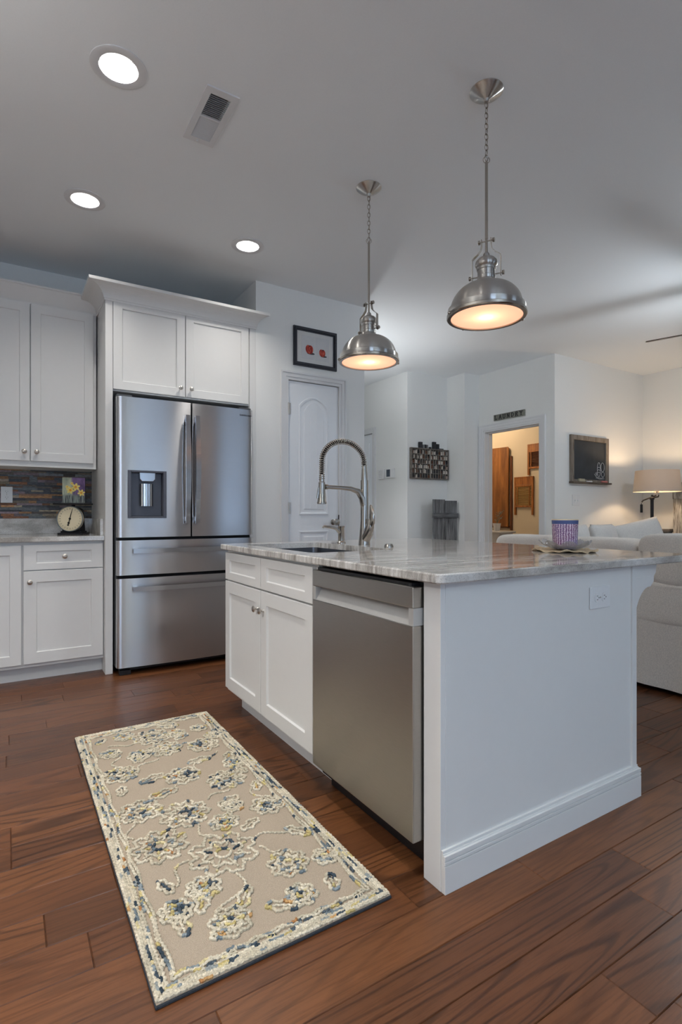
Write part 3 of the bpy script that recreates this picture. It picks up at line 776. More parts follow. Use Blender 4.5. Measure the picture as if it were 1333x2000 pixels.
def steel_front(x0, x1, z0, z1, hole=None, rollL=True, rollR=True):
    b = MB(); xs = []
    n = 26
    for i in range(n+1): xs.append(x0 + (x1-x0)*i/n)
    rad = 0.020
    extra = [x0 + rad*(1-math.cos(a*PI/16)) for a in range(1, 8)] if rollL else [x0+0.003]
    extra2 = [x1 - rad*(1-math.cos(a*PI/16)) for a in range(1, 8)] if rollR else [x1-0.003]
    xs = sorted([x for x in xs if (x <= x0 or x >= x1 or (x0+rad*1.05 < x < x1-rad*1.05))] + extra + extra2)
    if hole: xs = sorted([x for x in xs if not (abs(x-hole[0]) < 0.012 or abs(x-hole[1]) < 0.012)] + [hole[0], hole[1]])
    def yf(x):
        y = bulge(x); rl = rad if rollL else 0.003; rr = rad if rollR else 0.003
        if x < x0+rl: d = x0+rl-x; y += rl - math.sqrt(max(0, rl*rl-d*d))
        if x > x1-rr: d = x-(x1-rr); y += rr - math.sqrt(max(0, rr*rr-d*d))
        return y
    zs = [z0, z1] if not hole else [z0, hole[2], hole[3], z1]
    yb = 3.80
    for i in range(len(xs)-1):
        for j in range(len(zs)-1):
            xa, xb = xs[i], xs[i+1]; xc = (xa+xb)/2
            if hole and hole[0] < xc < hole[1] and j == 1: continue
            n_ = len(b.v)
            b.v += [(xa,yf(xa),zs[j]),(xb,yf(xb),zs[j]),(xb,yf(xb),zs[j+1]),(xa,yf(xa),zs[j+1])]
            b.face((n_,n_+1,n_+2,n_+3), True)
    for zz in (z0, z1):
        n_ = len(b.v); b.v += [(x, yf(x), zz) for x in xs] + [(x1, yb, zz), (x0, yb, zz)]
        b.face(range(n_, len(b.v)))
    n_ = len(b.v)
    for xx in (x0, x1):
        n_ = len(b.v); b.v += [(xx, yf(xx), z0), (xx, yb, z0), (xx, yb, z1), (xx, yf(xx), z1)]; b.face(range(n_, n_+4))
    n_ = len(b.v); b.v += [(x0,yb,z0),(x1,yb,z0),(x1,yb,z1),(x0,yb,z1)]; b.face(range(n_, n_+4))
    me = b.mesh('front'); bm = bmesh.new(); bm.from_mesh(me); bmesh.ops.remove_doubles(bm, verts=bm.verts, dist=1e-5)
    bmesh.ops.recalc_face_normals(bm, faces=bm.faces); bm.to_mesh(me); bm.free(); me.set_sharp_from_angle(angle=R(38))
    return me
def fpart(name, me, m):
    me.transform(Matrix.Translation(-t.location)); me.name = name
    o = bpy.data.objects.new(name, me); C.objects.link(o); me.materials.append(m); o.parent = t; return o
XG = 1.097
HO = (0.676, 0.926, 1.040, 1.358)
dL = fpart('door', steel_front(FX0, XG-0.004, 0.912, 1.842, HO, True, False), M_steel)
dR = fpart('door', steel_front(XG+0.004, FX1, 0.912, 1.842, None, False, True), M_steel)
w1 = fpart('drawer', steel_front(FX0, FX1, 0.662, 0.892), M_steel)
w2 = fpart('drawer', steel_front(FX0, FX1, 0.052, 0.640), M_steel)
b = MB(); b.box((FX0+0.01, 3.790, 0.636), (FX1-0.01, 3.816, 0.666)); b.box((FX0+0.01, 3.790, 0.888), (FX1-0.01, 3.816, 0.915)); b.box((XG-0.006, 3.78, 0.91), (XG+0.006, 3.816, 1.84)); build('gasket', b, M_dark, t)
# dispenser recess
b = MB(); x0, x1, z0, z1 = HO; y0 = 3.722; yb = 3.795
b.box((x0, y0+0.002, z0), (x0+0.022, yb, z1)); b.box((x1-0.022, y0+0.001, z0), (x1, yb, z1)); b.box((x0+0.022, y0+0.001, z0), (x1-0.022, yb, z0+0.012)); b.box((x0+0.022, y0+0.001, z1-0.014), (x1-0.022, yb, z1)); b.box((x0+0.022, yb-0.02, z0+0.012), (x1-0.022, yb, z1-0.014))
ds = build('dispenser', b, M_disp, dL, 0.003)
b = MB(); b.prism([(0.752,1.30),(0.765,1.285),(0.838,1.285),(0.851,1.30),(0.853,1.345),(0.750,1.345)], lambda u,w_,v:(u,w_,v), 3.728, 3.775); build('spout_housing', b, M_handle, ds, 0.003)
b = MB(); pts = [(0.80+0.042*math.sin(a), 3.755-0.022*math.cos(a)) for a in [(-90+15*i)*PI/180 for i in range(13)]]
b.prism(pts, lambda u,w_,v:(u,w_,v) if False else (u, w_, v), 0, 0) if False else None
b.prism([(p[0], p[1]) for p in pts], lambda u, w_, v: (u, v, w_), 1.120, 1.270, True); build('paddle', b, M_handle, ds)
# vertical bowed door handles
def vhandle(xc, side):
    b = MB(); n = 14; z0, z1 = 1.003, 1.752
    L_, R_ = [], []
    for i in range(n+1):
        q = i/n; s = math.sin(PI*q)
        z = z0+(z1-z0)*q; y = 3.690 - 0.022*s; hw = 0.0145 + 0.003*s
        L_.append((xc-hw, y, z)); R_.append((xc+hw, y, z))
    for i in range(n):
        n_ = len(b.v); a, c, d, e = L_[i], R_[i], R_[i+1], L_[i+1]
        th = 0.014
        b.v += [a, c, d, e] + [(p[0], p[1]+th, p[2]) for p in (a, c, d, e)]
        b.face((n_,n_+1,n_+2,n_+3), True); b.face((n_+4,n_+7,n_+6,n_+5), True); b.face((n_,n_+3,n_+7,n_+4), True); b.face((n_+1,n_+5,n_+6,n_+2), True)
        if i == 0: b.face((n_,n_+4,n_+5,n_+1))
        if i == n-1: b.face((n_+3,n_+2,n_+6,n_+7))
    for z in (z0+0.015, z1-0.045): b.box((xc-0.011, 3.69, z), (xc+0.011, 3.735, z+0.03))
    return b
build('handle', vhandle(XG-0.034, -1), M_handle, dL); build('handle', vhandle(XG+0.034, 1), M_handle, dR)
def hhandle(zc_):
    b = MB(); n = 16; x0, x1 = 0.706, 1.472
    rings = []
    for i in range(n+1):
        q = i/n; s = math.sin(PI*q); x = x0+(x1-x0)*q; y = 3.688-0.014*s
        rings.append([(x,y,zc_-0.015),(x,y,zc_+0.015),(x,y+0.013,zc_+0.015),(x,y+0.013,zc_-0.015)])
    for r_ in rings: b.v += r_
    for i in range(n):
        for j in range(4): k_ = (j+1)%4; b.face((i*4+j,i*4+k_,i*4+4+k_,i*4+4+j), True)
    b.face((0,1,2,3)); b.face([n*4+j for j in range(4)])
    for x in (x0+0.005, x1-0.035): b.box((x, 3.69, zc_-0.010), (x+0.03, 3.738, zc_+0.012))
    return b
build('handle', hhandle(0.823), M_handle, w1); build('handle', hhandle(0.572), M_handle, w2)
place_text('lettering', 'SAMSUNG', 0.017, M_fgrey, dR, (1.505-t.location.x, 3.7352-t.location.y, 1.797), (1, 0.073, 0), (0,0,1), 0.0009, 1.15, 1.15)

# ---------------------------------------------------------------- island
t = thing('island_cabinet', (1.5, 2.0, 0), 'white kitchen island cabinet with paired doors, panelled end and baseboard', 'kitchen island')
IX = 1.037
b = MB(); 
b.box((IX, 1.82, 0.10), (IX+0.02, 2.835, 0.872)); b.box((IX+0.02, 2.815, 0.10), (1.62, 2.835, 0.872)); b.box((IX+0.02, 1.835, 0.10), (1.62, 2.815, 0.12)); b.box((1.62, 1.15, 0.0), (2.0, 2.835, 0.872)); b.box((IX+0.02, 1.82, 0.12), (1.62, 1.835, 0.872))
build('body', b, M_cab, t, 0.001)
b = MB(); b.box((1.105, 1.815, 0.0), (1.125, 2.80, 0.10)); b.box((1.125, 2.78, 0), (1.62, 2.80, 0.10)); build('toe_kick', b, M_cab, t)
P = FX(IX)
door_part(t, P, 2.345, 2.820, 0.712, 0.858, None, 'false_drawer', 0.062, 0.040); door_part(t, P, 1.838, 2.339, 0.712, 0.858, None, 'false_drawer', 0.062, 0.040)
door_part(t, P, 2.345, 2.820, 0.122, 0.704, (2.375, 0.615), rail=0.062); door_part(t, P, 1.838, 2.339, 0.122, 0.704, (2.308, 0.615), rail=0.062)
b = MB(); b.box((IX, 1.128, 0), (1.62, 1.2, 0.872)); build('corner_post', b, M_cab, t, 0.0015)
M_end = M_cab
b = MB(); b.box((IX+0.018, 1.1265, 0), (2.006, 1.15, 0.872)); build('end_panel', b, M_end, t)
b = MB(); b.box((1.992, 1.119, 0), (2.02, 1.15, 0.872)); b.box((2.014, 1.122, 0.0), (2.022, 2.835, 0.872)); build('corner_strip', b, M_cab, t, 0.0015)
def bprof(b, x0, x1, y):
    for (z0, z1, tk) in ((0, 0.078, 0.017), (0.078, 0.081, 0.0145), (0.081, 0.090, 0.017), (0.090, 0.093, 0.014), (0.093, 0.104, 0.0165), (0.104, 0.108, 0.011), (0.108, 0.118, 0.0085)):
        b.box((x0-0, y-tk, z0), (x1, y, z1))
b = MB(); 
for (z0, z1, tk) in ((0, 0.078, 0.017), (0.078, 0.081, 0.0135), (0.081, 0.090, 0.017), (0.090, 0.093, 0.0135), (0.093, 0.106, 0.0165), (0.106, 0.110, 0.010), (0.110, 0.118, 0.0075)):
    b.box((IX+0.0015, 1.1275-tk, z0), (2.022+tk*0.8, 1.1275, z1)); b.box((2.022, 1.1275, z0), (2.022+tk*0.8, 2.835, z1))
build('baseboard', b, M_cab, t, 0.0008)
# corbel under the overhang
def corbel(y0, y1, root):
    b = MB(); x0 = 2.022
    pts = [(x0, 0.872), (x0+0.170, 0.872), (x0+0.165, 0.835), (x0+0.150, 0.822), (x0+0.148, 0.800), (x0+0.125, 0.782)]
    for i in range(1, 13):
        a = i/12*PI/2
        pts.append((x0+0.118 - 0.112*math.sin(a), 0.782 - 0.175*(1-math.cos(a))))
    pts += [(x0, 0.60)]
    b.prism(pts, lambda u, w_, v: (u, w_, v), y0, y1)
    q = [(x0+0.012, 0.822), (x0+0.118, 0.822)] + [(x0+0.105-0.092*math.sin(i/10*PI/2), 0.795-0.135*(1-math.cos(i/10*PI/2))) for i in range(11)]
    b.prism(q, lambda u, w_, v: (u, w_, v), y0-0.003, y0)
    return build('corbel', b, M_cab, root, 0.001)
corbel(1.135, 1.18, t); corbel(2.70, 2.745, t)
outlet('wall_outlet', FY(1.1265), 1.79, 0.770, 'white double outlet on the plain end panel of the island', 0.118, 0.078, True)

# dishwasher
d = thing('dishwasher', (1.3, 1.51, 0), 'stainless dishwasher with pocket handle built into the island', 'dishwasher')
Y0, Y1, XF = 1.206, 1.808, 1.002
b = MB(); b.box((1.045, Y0+0.003, 0.06), (1.60, Y1-0.003, 0.862)); b.box((XF+0.012, Y0+0.02, 0.845), (1.05, Y1-0.02, 0.862)); build('tub', b, M_black, d)
b = MB(); b.box((1.085, Y0+0.003, 0.0), (1.12, Y1-0.003, 0.10)); b.box((1.055, Y0+0.003, 0.055), (1.12, Y1-0.003, 0.115)); build('toe_kick', b, M_black, d, 0.002)
b = MB(); b.box((XF, Y0, 0.105), (1.045, Y1, 0.738)); dd = build('door', b, M_dwsteel, d, 0.003)
b = MB(); b.box((XF, Y0, 0.790), (1.045, Y1, 0.852)); build('control_band', b, M_dwsteel, dd, 0.003)
M_pocket = plain('pocket_handle_grey', rgb(186, 185, 182), 0.4, 0.3, bstr=0)
b = MB()
b.prism([(XF+0.003, 0.738), (XF+0.045, 0.738), (XF+0.045, 0.79), (XF+0.035, 0.79)], lambda u, w_, v: (u, w_, v), Y0+0.02, Y1-0.02)
b.box((XF+0.001, Y0, 0.738), (1.045, Y0+0.022, 0.79)); b.box((XF+0.001, Y1-0.022, 0.738), (1.045, Y1, 0.79))
build('pocket_handle', b, M_pocket, dd, 0.0008)

# worktop with sink cut-out
SX0, SX1, SY0, SY1 = 1.10, 1.535, 1.985, 2.73
WX0, WX1, WY0, WY1 = 1.0, 2.40, 1.092, 2.872
def rrect(x0, x1, y0, y1, r_, n=6):
    pts = []
    for cx, cy, a0 in ((x1-r_, y1-r_, 0), (x0+r_, y1-r_, 90), (x0+r_, y0+r_, 180), (x1-r_, y0+r_, 270)):
        for i in range(n+1):
            a = R(a0+90*i/n); pts.append((cx+r_*math.cos(a), cy+r_*math.sin(a)))
    return pts
def slab(z0, z1):
    bm = bmesh.new()
    o_ = rrect(WX0, WX1, WY0, WY1, 0.028); i_ = rrect(SX0, SX1, SY0, SY1, 0.03)
    e = 0.004
    o2 = rrect(WX0+e, WX1-e, WY0+e, WY1-e, 0.024)
    lo = []
    for loop, z in ((o2, z0), (o_, z0+e), (o_, z1-e), (o2, z1)):
        lo.append([bm.verts.new((x, y, z)) for x, y in loop])
    li = [[bm.verts.new((x, y, z)) for x, y in i_] for z in (z0, z1)]
    n = len(o_)
    for k_ in range(3):
        for i in range(n): j = (i+1) % n; bm.faces.new((lo[k_][i], lo[k_][j], lo[k_+1][j], lo[k_+1][i]))
    for i in range(n): j = (i+1) % n; bm.faces.new((li[0][i], li[1][i], li[1][j], li[0][j]))
    for i in range(n):
        j = (i+1) % n
        bm.faces.new((lo[3][i], lo[3][j], li[1][j], li[1][i])); bm.faces.new((lo[0][i], li[0][i], li[0][j], lo[0][j]))
    bmesh.ops.recalc_face_normals(bm, faces=bm.faces)
    me = bpy.data.meshes.new('worktop'); bm.to_mesh(me); bm.free(); return me
me = slab(0.8725, 0.901); me.transform(Matrix.Translation((-1.7, -1.98, -0.8725)))
o = build('worktop', me, M_granite); o.location = (1.7, 1.98, 0.8725)
tag(o, 'grey and white veined stone worktop of the kitchen island', 'countertop')
# undermount sink
s = thing('sink', (1.32, 2.36, 0.67), 'dark stainless sink basin set under the island worktop', 'sink')
bm_ = MB(); o_ = rrect(SX0-0.006, SX1+0.006, SY0-0.006, SY1+0.006, 0.035); i1 = rrect(SX0+0.004, SX1-0.004, SY0+0.004, SY1-0.004, 0.03); 
rings = [(rrect(SX0-0.02, SX1+0.02, SY0-0.02, SY1+0.02, 0.04), 0.872), (rrect(SX0-0.003, SX1+0.003, SY0-0.003, SY1+0.003, 0.03), 0.872), (i1, 0.69), (rrect(SX0+0.02, SX1-0.02, SY0+0.02, SY1-0.02, 0.02), 0.672), ]
n = len(o_)
for r_, z in rings: bm_.v += [(x, y, z) for x, y in r_]
for l in range(3):
    for i in range(n): j = (i+1) % n; bm_.face((l*n+i, l*n+j, (l+1)*n+j, (l+1)*n+i), False)
bm_.face([3*n+i for i in range(n)])
build('basin', bm_, M_sink, s)
b = MB(); b.lathe([(0, 0.002), (0.03, 0.002), (0.045, 0.006), (0.052, 0.001), (0.052, 0)], (1.36, 2.36, 0.672), 28); build('drain', b, M_nickel, s)

# faucet
fx, fy, fz = 1.62, 2.354, 0.901
t = thing('kitchen_faucet', (fx, fy, fz), 'tall brushed nickel spring-neck faucet behind the island sink', 'faucet')
b = MB(); b.lathe([(0, 0), (0.031, 0), (0.031, 0.006), (0.029, 0.03), (0.024, 0.075), (0.0205, 0.13), (0.020, 0.345), (0.0, 0.347)], (fx, fy, fz), 28)
# branch to the valve
b.tube([(fx, fy, fz+0.02), (fx+0.004, fy-0.03, fz+0.062), (fx+0.004, fy-0.048, fz+0.105), (fx+0.004, fy-0.05, fz+0.14)], [0.026, 0.026, 0.021, 0.016], 16)
build('body', b, M_nickel, t)
b = MB(); b.tube([(fx+0.004, fy-0.046, fz+0.085), (fx+0.004, fy-0.064, fz+0.12), (fx+0.004, fy-0.066, fz+0.17), (fx+0.004, fy-0.056, fz+0.205), (fx+0.004, fy-0.050, fz+0.212)], [0.012, 0.021, 0.019, 0.010, 0.005], 14, sq=(1, 0.62)); build('lever', b, M_nickel, t)
hx = fx-0.262
b = MB()
pts = [(fx, fy, fz+0.205), (fx-0.012, fy, fz+0.25), (fx-0.04, fy, fz+0.285), (fx-0.085, fy, fz+0.298), (fx-0.15, fy, fz+0.302), (hx+0.02, fy, fz+0.304)]
b.tube(pts, [0.020, 0.019, 0.016, 0.0125, 0.0105, 0.010], 14); b.lathe([(0.0,-0.006),(0.013,-0.006),(0.013, 0.006),(0, 0.006)], (hx+0.028, fy, fz+0.304), 16, 'x'); build('support_arm', b, M_nickel, t)
b = MB(); b.lathe([(0, 0.345), (0.017, 0.345), (0.0165, 0.37), (0.0125, 0.42), (0.0125, 0.425), (0, 0.425)], (fx, fy, fz), 20); build('neck_collar', b, M_nickel, t)
# spring path: semi-oval from the neck over to the spray head
path = []
z0_, zt = fz+0.42, fz+0.567
for i in range(81):
    q = i/80
    if q < 0.12: path.append(Vector((fx - 0.002*q/0.12, fy, z0_ + 0.02*q/0.12)))
    elif q < 0.80:
        a = (q-0.12)/0.68*PI
        path.append(Vector((fx - 0.131 + 0.129*math.cos(a), fy, z0_+0.015 + 0.108*math.sin(a))))
    else:
        path.append(Vector((hx + 0.002*(1-(q-0.8)/0.2), fy, z0_+0.02 - 0.10*(q-0.80)/0.20)))
b = MB(); b.tube(path, 0.0082, 12); build('hose', b, plain('hose_dark', rgb(52, 50, 48), 0.4, 0.8, bstr=0), t)
coil = []
turns = 46; per = 12
L_ = [0]
for i in range(1, len(path)): L_.append(L_[-1] + (path[i]-path[i-1]).length)
def at_len(d):
    for i in range(1, len(path)):
        if L_[i] >= d:
            f_ = (d-L_[i-1])/max(1e-9, L_[i]-L_[i-1]); return path[i-1].lerp(path[i], f_), (path[i]-path[i-1]).normalized()
    return path[-1], (path[-1]-path[-2]).normalized()
for i in range(turns*per+1):
    p, tg = at_len(L_[-1]*i/(turns*per)); a = 2*PI*i/per
    n1 = Vector((0,1,0)); n2 = tg.cross(n1)
    coil.append(p + n1*math.cos(a)*0.0138 + n2*math.sin(a)*0.0138)
b = MB(); b.tube(coil, 0.0021, 6); build('spring', b, M_nickel, t)
b = MB(); b.lathe([(0, 0.365), (0.0125, 0.365), (0.013, 0.33), (0.0165, 0.326), (0.0175, 0.28), (0.022, 0.232), (0.0245, 0.224), (0.0245, 0.218), (0.021, 0.216), (0, 0.216)], (hx, fy, fz), 24)
b.tube([(hx-0.019, fy, fz+0.30), (hx-0.022, fy, fz+0.27), (hx-0.026, fy, fz+0.243)], [0.004, 0.005, 0.004], 8); build('spray_head', b, M_nickel, t)
# soap dispenser, air gap
sx_, sy_ = 1.62, 2.586
t = thing('soap_dispenser', (sx_, sy_, fz), 'small brushed nickel soap dispenser pump left of the tall faucet', 'soap dispenser')
b = MB(); b.lathe([(0, 0), (0.026, 0), (0.026, 0.005), (0.018, 0.012), (0.0165, 0.085), (0.019, 0.09), (0.019, 0.098), (0, 0.100)], (sx_, sy_, fz), 22); build('body', b, M_nickel, t)
b = MB(); b.tube([(sx_, sy_, fz+0.055), (sx_-0.035, sy_, fz+0.085), (sx_-0.075, sy_, fz+0.092), (sx_-0.115, sy_, fz+0.096), (sx_-0.122, sy_, fz+0.090)], [0.014, 0.010, 0.008, 0.0065, 0.006], 12); build('spout', b, M_nickel, t)
b = MB(); b.lathe([(0, 0), (0.023, 0), (0.023, 0.006), (0.019, 0.014), (0.019, 0.016), (0, 0.018)], (1.62, 2.138, fz), 22)
single('air_gap_cap', b, M_nickel, 'low round nickel cap on the island worktop right of the faucet', 'tap fitting')

# candle on glass dish on doily
cx, cy, cz = 2.09, 1.475, 0.901
b = MB(); n = 96; rs = [0.0, 0.04, 0.075, 0.10, 0.118, 0.130]
for k_, r_ in enumerate(rs):
    for i in range(n):
        a = 2*PI*i/n; sc_ = 1 + (0.05*math.sin(9*a) + 0.02*math.sin(23*a))*(k_/5)**2
        z = cz+0.0062 + (0.0035*math.sin(14*a+k_) + 0.004*math.sin(5*a+1))*(k_/5)**2 + (0.003 if k_ == 5 else 0)
        b.v.append((cx+r_*sc_*math.cos(a), cy+r_*sc_*math.sin(a), z))
for k_ in range(len(rs)-1):
    for i in range(n): j = (i+1) % n; b.face((k_*n+i, k_*n+j, (k_+1)*n+j, (k_+1)*n+i), True)
me = b.mesh('doily'); me.transform(Matrix.Translation((-cx, -cy, -cz)))
M_doily = plain('crochet_cotton', rgb(214, 192, 158), 0.95, var=0.3, nscale=160, bstr=0.8)
o = build('crochet_doily', me, M_doily); o.location = (cx, cy, cz)
so = o.modifiers.new('solid', 'SOLIDIFY'); so.thickness = 0.004; so.offset = -0.5
tag(o, 'cream crocheted doily under the glass dish on the island', 'doily')
b = MB(); ring = []
for k_ in range(7):
    r_ = 0.05*k_/6 if k_ == 6 else None
    q = k_/6; ring.append((0.015+0.088*q, 0.006+0.030*q**2.2))
n = 96
for sgn in (0, 1):
    for (r_, h_) in ring:
        for i in range(n):
            a = 2*PI*i/n; q = (r_-0.015)/0.088
            lobe = abs(math.cos(4*a)); r2 = r_*(1+0.07*(lobe-0.5)*q*2); h2 = h_ + 0.020*(lobe)*q**2 - 0.010*q**2 + 0.0012*math.cos(48*a)*q
            b.v.append((cx+r2*math.cos(a), cy+r2*math.sin(a), cz+0.006+h2 - 0.003*sgn))
m7 = len(ring)
for sgn in (0, 1):
    o_ = sgn*m7*n
    for k_ in range(m7-1):
        for i in range(n): j = (i+1) % n; b.face((o_+k_*n+i, o_+k_*n+j, o_+(k_+1)*n+j, o_+(k_+1)*n+i), True)
for i in range(n):
    j = (i+1) % n; b.face(((m7-1)*n+i, (m7-1)*n+j, m7*n+(m7-1)*n+j, m7*n+(m7-1)*n+i), True)
b.face([i for i in range(n)]); b.face([m7*n+i for i in range(n)])
m, N, L, bs = new_mat('pressed_glass'); bs.inputs['Roughness'].default_value = 0.08; bs.inputs['Base Color'].default_value = rgb(205, 205, 206); bs.inputs['Specular IOR Level'].default_value = 0.9
tr = N.new('ShaderNodeBsdfTransparent'); tr.inputs[0].default_value = (0.93, 0.94, 0.95, 1)
mx = N.new('ShaderNodeMixShader'); fr = N.new('ShaderNodeLayerWeight'); fr.inputs[0].default_value = 0.35
mr_ = N.new('ShaderNodeMapRange'); mr_.inputs[3].default_value = 0.16; mr_.inputs[4].default_value = 0.7; L.new(fr.outputs['Facing'], mr_.inputs[0]); L.new(mr_.outputs[0], mx.inputs[0])
L.new(tr.outputs[0], mx.inputs[1]); L.new(bs.outputs[0], mx.inputs[2]); L.new(mx.outputs[0], N['Material Output'].inputs[0])
bump(N, L, bs, noise(N, L, texco(N, L), 110, 2), 0.8, 0.006)
single('glass_dish', b, m, 'scalloped pressed-glass dish holding the purple candle', 'dish')
t = thing('candle_jar', (cx, cy, cz+0.012), 'purple and white speckled candle jar with blue bands on the island', 'candle')
def jar_mat():
    m, N, L, b = new_mat('speckled_purple_jar')
    co = texco(N, L); sp = N.new('ShaderNodeSeparateXYZ'); L.new(co, sp.inputs[0])
    at = N.new('ShaderNodeMath'); at.operation = 'ARCTAN2'; L.new(sp.outputs[1], at.inputs[0]); L.new(sp.outputs[0], at.inputs[1])
    sn = N.new('ShaderNodeMath'); sn.operation = 'MULTIPLY'; L.new(at.outputs[0], sn.inputs[0]); sn.inputs[1].default_value = 30
    n0 = noise(N, L, texco(N, L, (1,1,1)), 330, 2); ad = N.new('ShaderNodeMath'); ad.operation = 'MULTIPLY_ADD'; L.new(n0, ad.inputs[0]); ad.inputs[1].default_value = 5.0; L.new(sn.outputs[0], ad.inputs[2])
    si = N.new('ShaderNodeMath'); si.operation = 'SINE'; L.new(ad.outputs[0], si.inputs[0])
    speck = noise(N, L, texco(N, L, (1,1,0.8)), 420, 2, 0.6)
    mu = N.new('ShaderNodeMath'); mu.operation = 'MULTIPLY_ADD'; L.new(si.outputs[0], mu.inputs[0]); mu.inputs[1].default_value = 0.10; L.new(speck, mu.inputs[2])
    wash = ramp(N, L, noise(N, L, co, 12, 1), [(0.35, rgb(120, 70, 110)), (0.65, rgb(96, 84, 150))])
    c = mixc(N, L, wash, rgb(236, 218, 232), ramp(N, L, mu.outputs[0], [(0.50, (0,0,0,1)), (0.56, (1,1,1,1))]))
    L.new(c, b.inputs['Base Color']); b.inputs['Roughness'].default_value = 0.25; return m
jz = 0.013
b = MB(); b.lathe([(0, jz), (0.050, jz), (0.0505, jz+0.012), (0.0545, 0.118)], (cx, cy, cz), 48); b.f = b.f[:-1]; b.sm = b.sm[:-1]; b.col = b.col[:-1]
b = MB(); b.open_lathe([(0.0, jz), (0.049, jz), (0.0505, jz+0.008), (0.0545, 0.122), (0.0525, 0.122), (0.0485, jz+0.02)], (0, 0, -0.012), 48)
jar = build('jar', b, jar_mat(), t, local=True)
M_blue = plain('blue_glaze', rgb(78, 92, 142), 0.25, bstr=0)
b = MB(); b.open_lathe([(0.0546, 0.122), (0.0553, 0.138), (0.0530, 0.1385), (0.0525, 0.122)], (0, 0, -0.012), 48); build('blue_band', b, M_blue, jar, local=True); b = MB(); b.open_lathe([(0.0498, jz+0.001), (0.0511, jz+0.010), (0.0505, jz+0.0105)], (0, 0, -0.012), 48); build('blue_band', b, M_blue, jar, local=True)
b = MB(); b.open_lathe([(0.0553, 0.138), (0.0560, 0.1405), (0.0555, 0.1425), (0.0520, 0.1425), (0.0515, 0.138), (0.0515, 0.110)], (0, 0, -0.012), 48); build('rim', b, plain('ivory_rim', rgb(232, 212, 180), 0.35, bstr=0), jar, local=True)
b = MB(); b.open_lathe([(0, 0.112), (0.0515, 0.112)], (0, 0, -0.012), 32); b.tube([(0,0,0.1),(0,0,0.108)], 0.001, 6); build('wax', b, plain('candle_wax', rgb(236, 224, 204), 0.5, bstr=0), t, local=True)

# ---------------------------------------------------------------- ceiling fittings
def downlight(x, y):
    t = thing('recessed_light', (x, y, CH), None, 'ceiling light', 'recessed downlights in the kitchen ceiling')
    b = MB(); b.open_lathe([(0.108, -0.0003), (0.108, -0.004), (0.101, -0.006), (0.076, -0.006), (0.074, -0.0045)], (x, y, CH), 48); build('trim_ring', b, M_trim, t)
    b = MB(); prof = [(0.0745, -0.0045)]
    for i in range(7):
        r_ = 0.0735-0.0026*i; z = -0.002+0.0085*i; prof += [(r_, z), (r_-0.0002, z+0.006), (r_-0.0024, z+0.007)]
    prof.append((0.054, 0.060)); b.open_lathe(prof, (x, y, CH), 48); build('baffle', b, M_trim, t)
    b = MB(); b.open_lathe([(0.0545, 0.056), (0.05, 0.060), (0, 0.062)], (x, y, CH), 32); build('lens', b, M_can, t)
    b = MB(); b.open_lathe([(0.090, 0.021), (0.090, 0.10), (0, 0.10)], (x, y, CH), 24); build('can', b, M_trim, t)
    l = bpy.data.lights.new('downlight', 'AREA'); l.shape = 'DISK'; l.size = 0.09; l.energy = CANW; l.color = (1.0, 0.95, 0.89)
    o = bpy.data.objects.new('downlight', l); C.objects.link(o); o.parent = t; o.location = (0, 0, 0.053); l.spread = R(120)
    return t
CANW = 5.0
for i, (x, y) in enumerate(CANS):
    t = downlight(x, y)
    t['label'] = ['large recessed downlight at the top left, beside the ceiling vent', 'recessed downlight nearest the left edge, above the wall cabinets', 'recessed downlight in front of the pantry wall corner'][i] if i < 3 else 'added recessed downlight out of view, brightening the kitchen from the camera side'
t = thing('ceiling_vent', (VENT[0], VENT[1], CH), 'white rectangular metal register with slats in the kitchen ceiling', 'vent')
vx, vy = VENT
b = MB()
for a in cells(vx-0.072, vx+0.072, vy-0.182, vy+0.182, [(vx-0.045, vx+0.045, vy-0.148, vy-0.004), (vx-0.045, vx+0.045, vy+0.004, vy+0.148)]): b.box((a[0], a[2], CH-0.007), (a[1], a[3], CH-0.0005))
build('frame', b, M_trim, t)
for k_ in range(26):
    yy = vy - 0.146 + 0.0112*k_ + (0.010 if k_ >= 13 else 0)
    tl_ = 1 if k_ < 13 else -1
    b = MB(); b.prism([(yy, CH-0.006), (yy+0.001, CH-0.006), (yy+0.001+0.0065*tl_, CH+0.004), (yy+0.0065*tl_, CH+0.004)], lambda u, w_, v: (w_, u, v), vx-0.046, vx+0.046); build('slat', b, M_trim, t)
b = MB(); b.box((vx-0.05, vy-0.155, CH+0.03), (vx+0.05, vy+0.155, CH+0.034)); b.box((vx-0.05, vy-0.155, CH+0.021), (vx-0.047, vy+0.155, CH+0.03)); b.box((vx+0.047, vy-0.155, CH+0.021), (vx+0.05, vy+0.155, CH+0.03)); build('duct', b, M_dark, t)
b = MB(); b.box((vx-0.012, vy+0.160, CH-0.016), (vx-0.008, vy+0.168, CH-0.007)); build('damper_lever', b, M_trim, t)

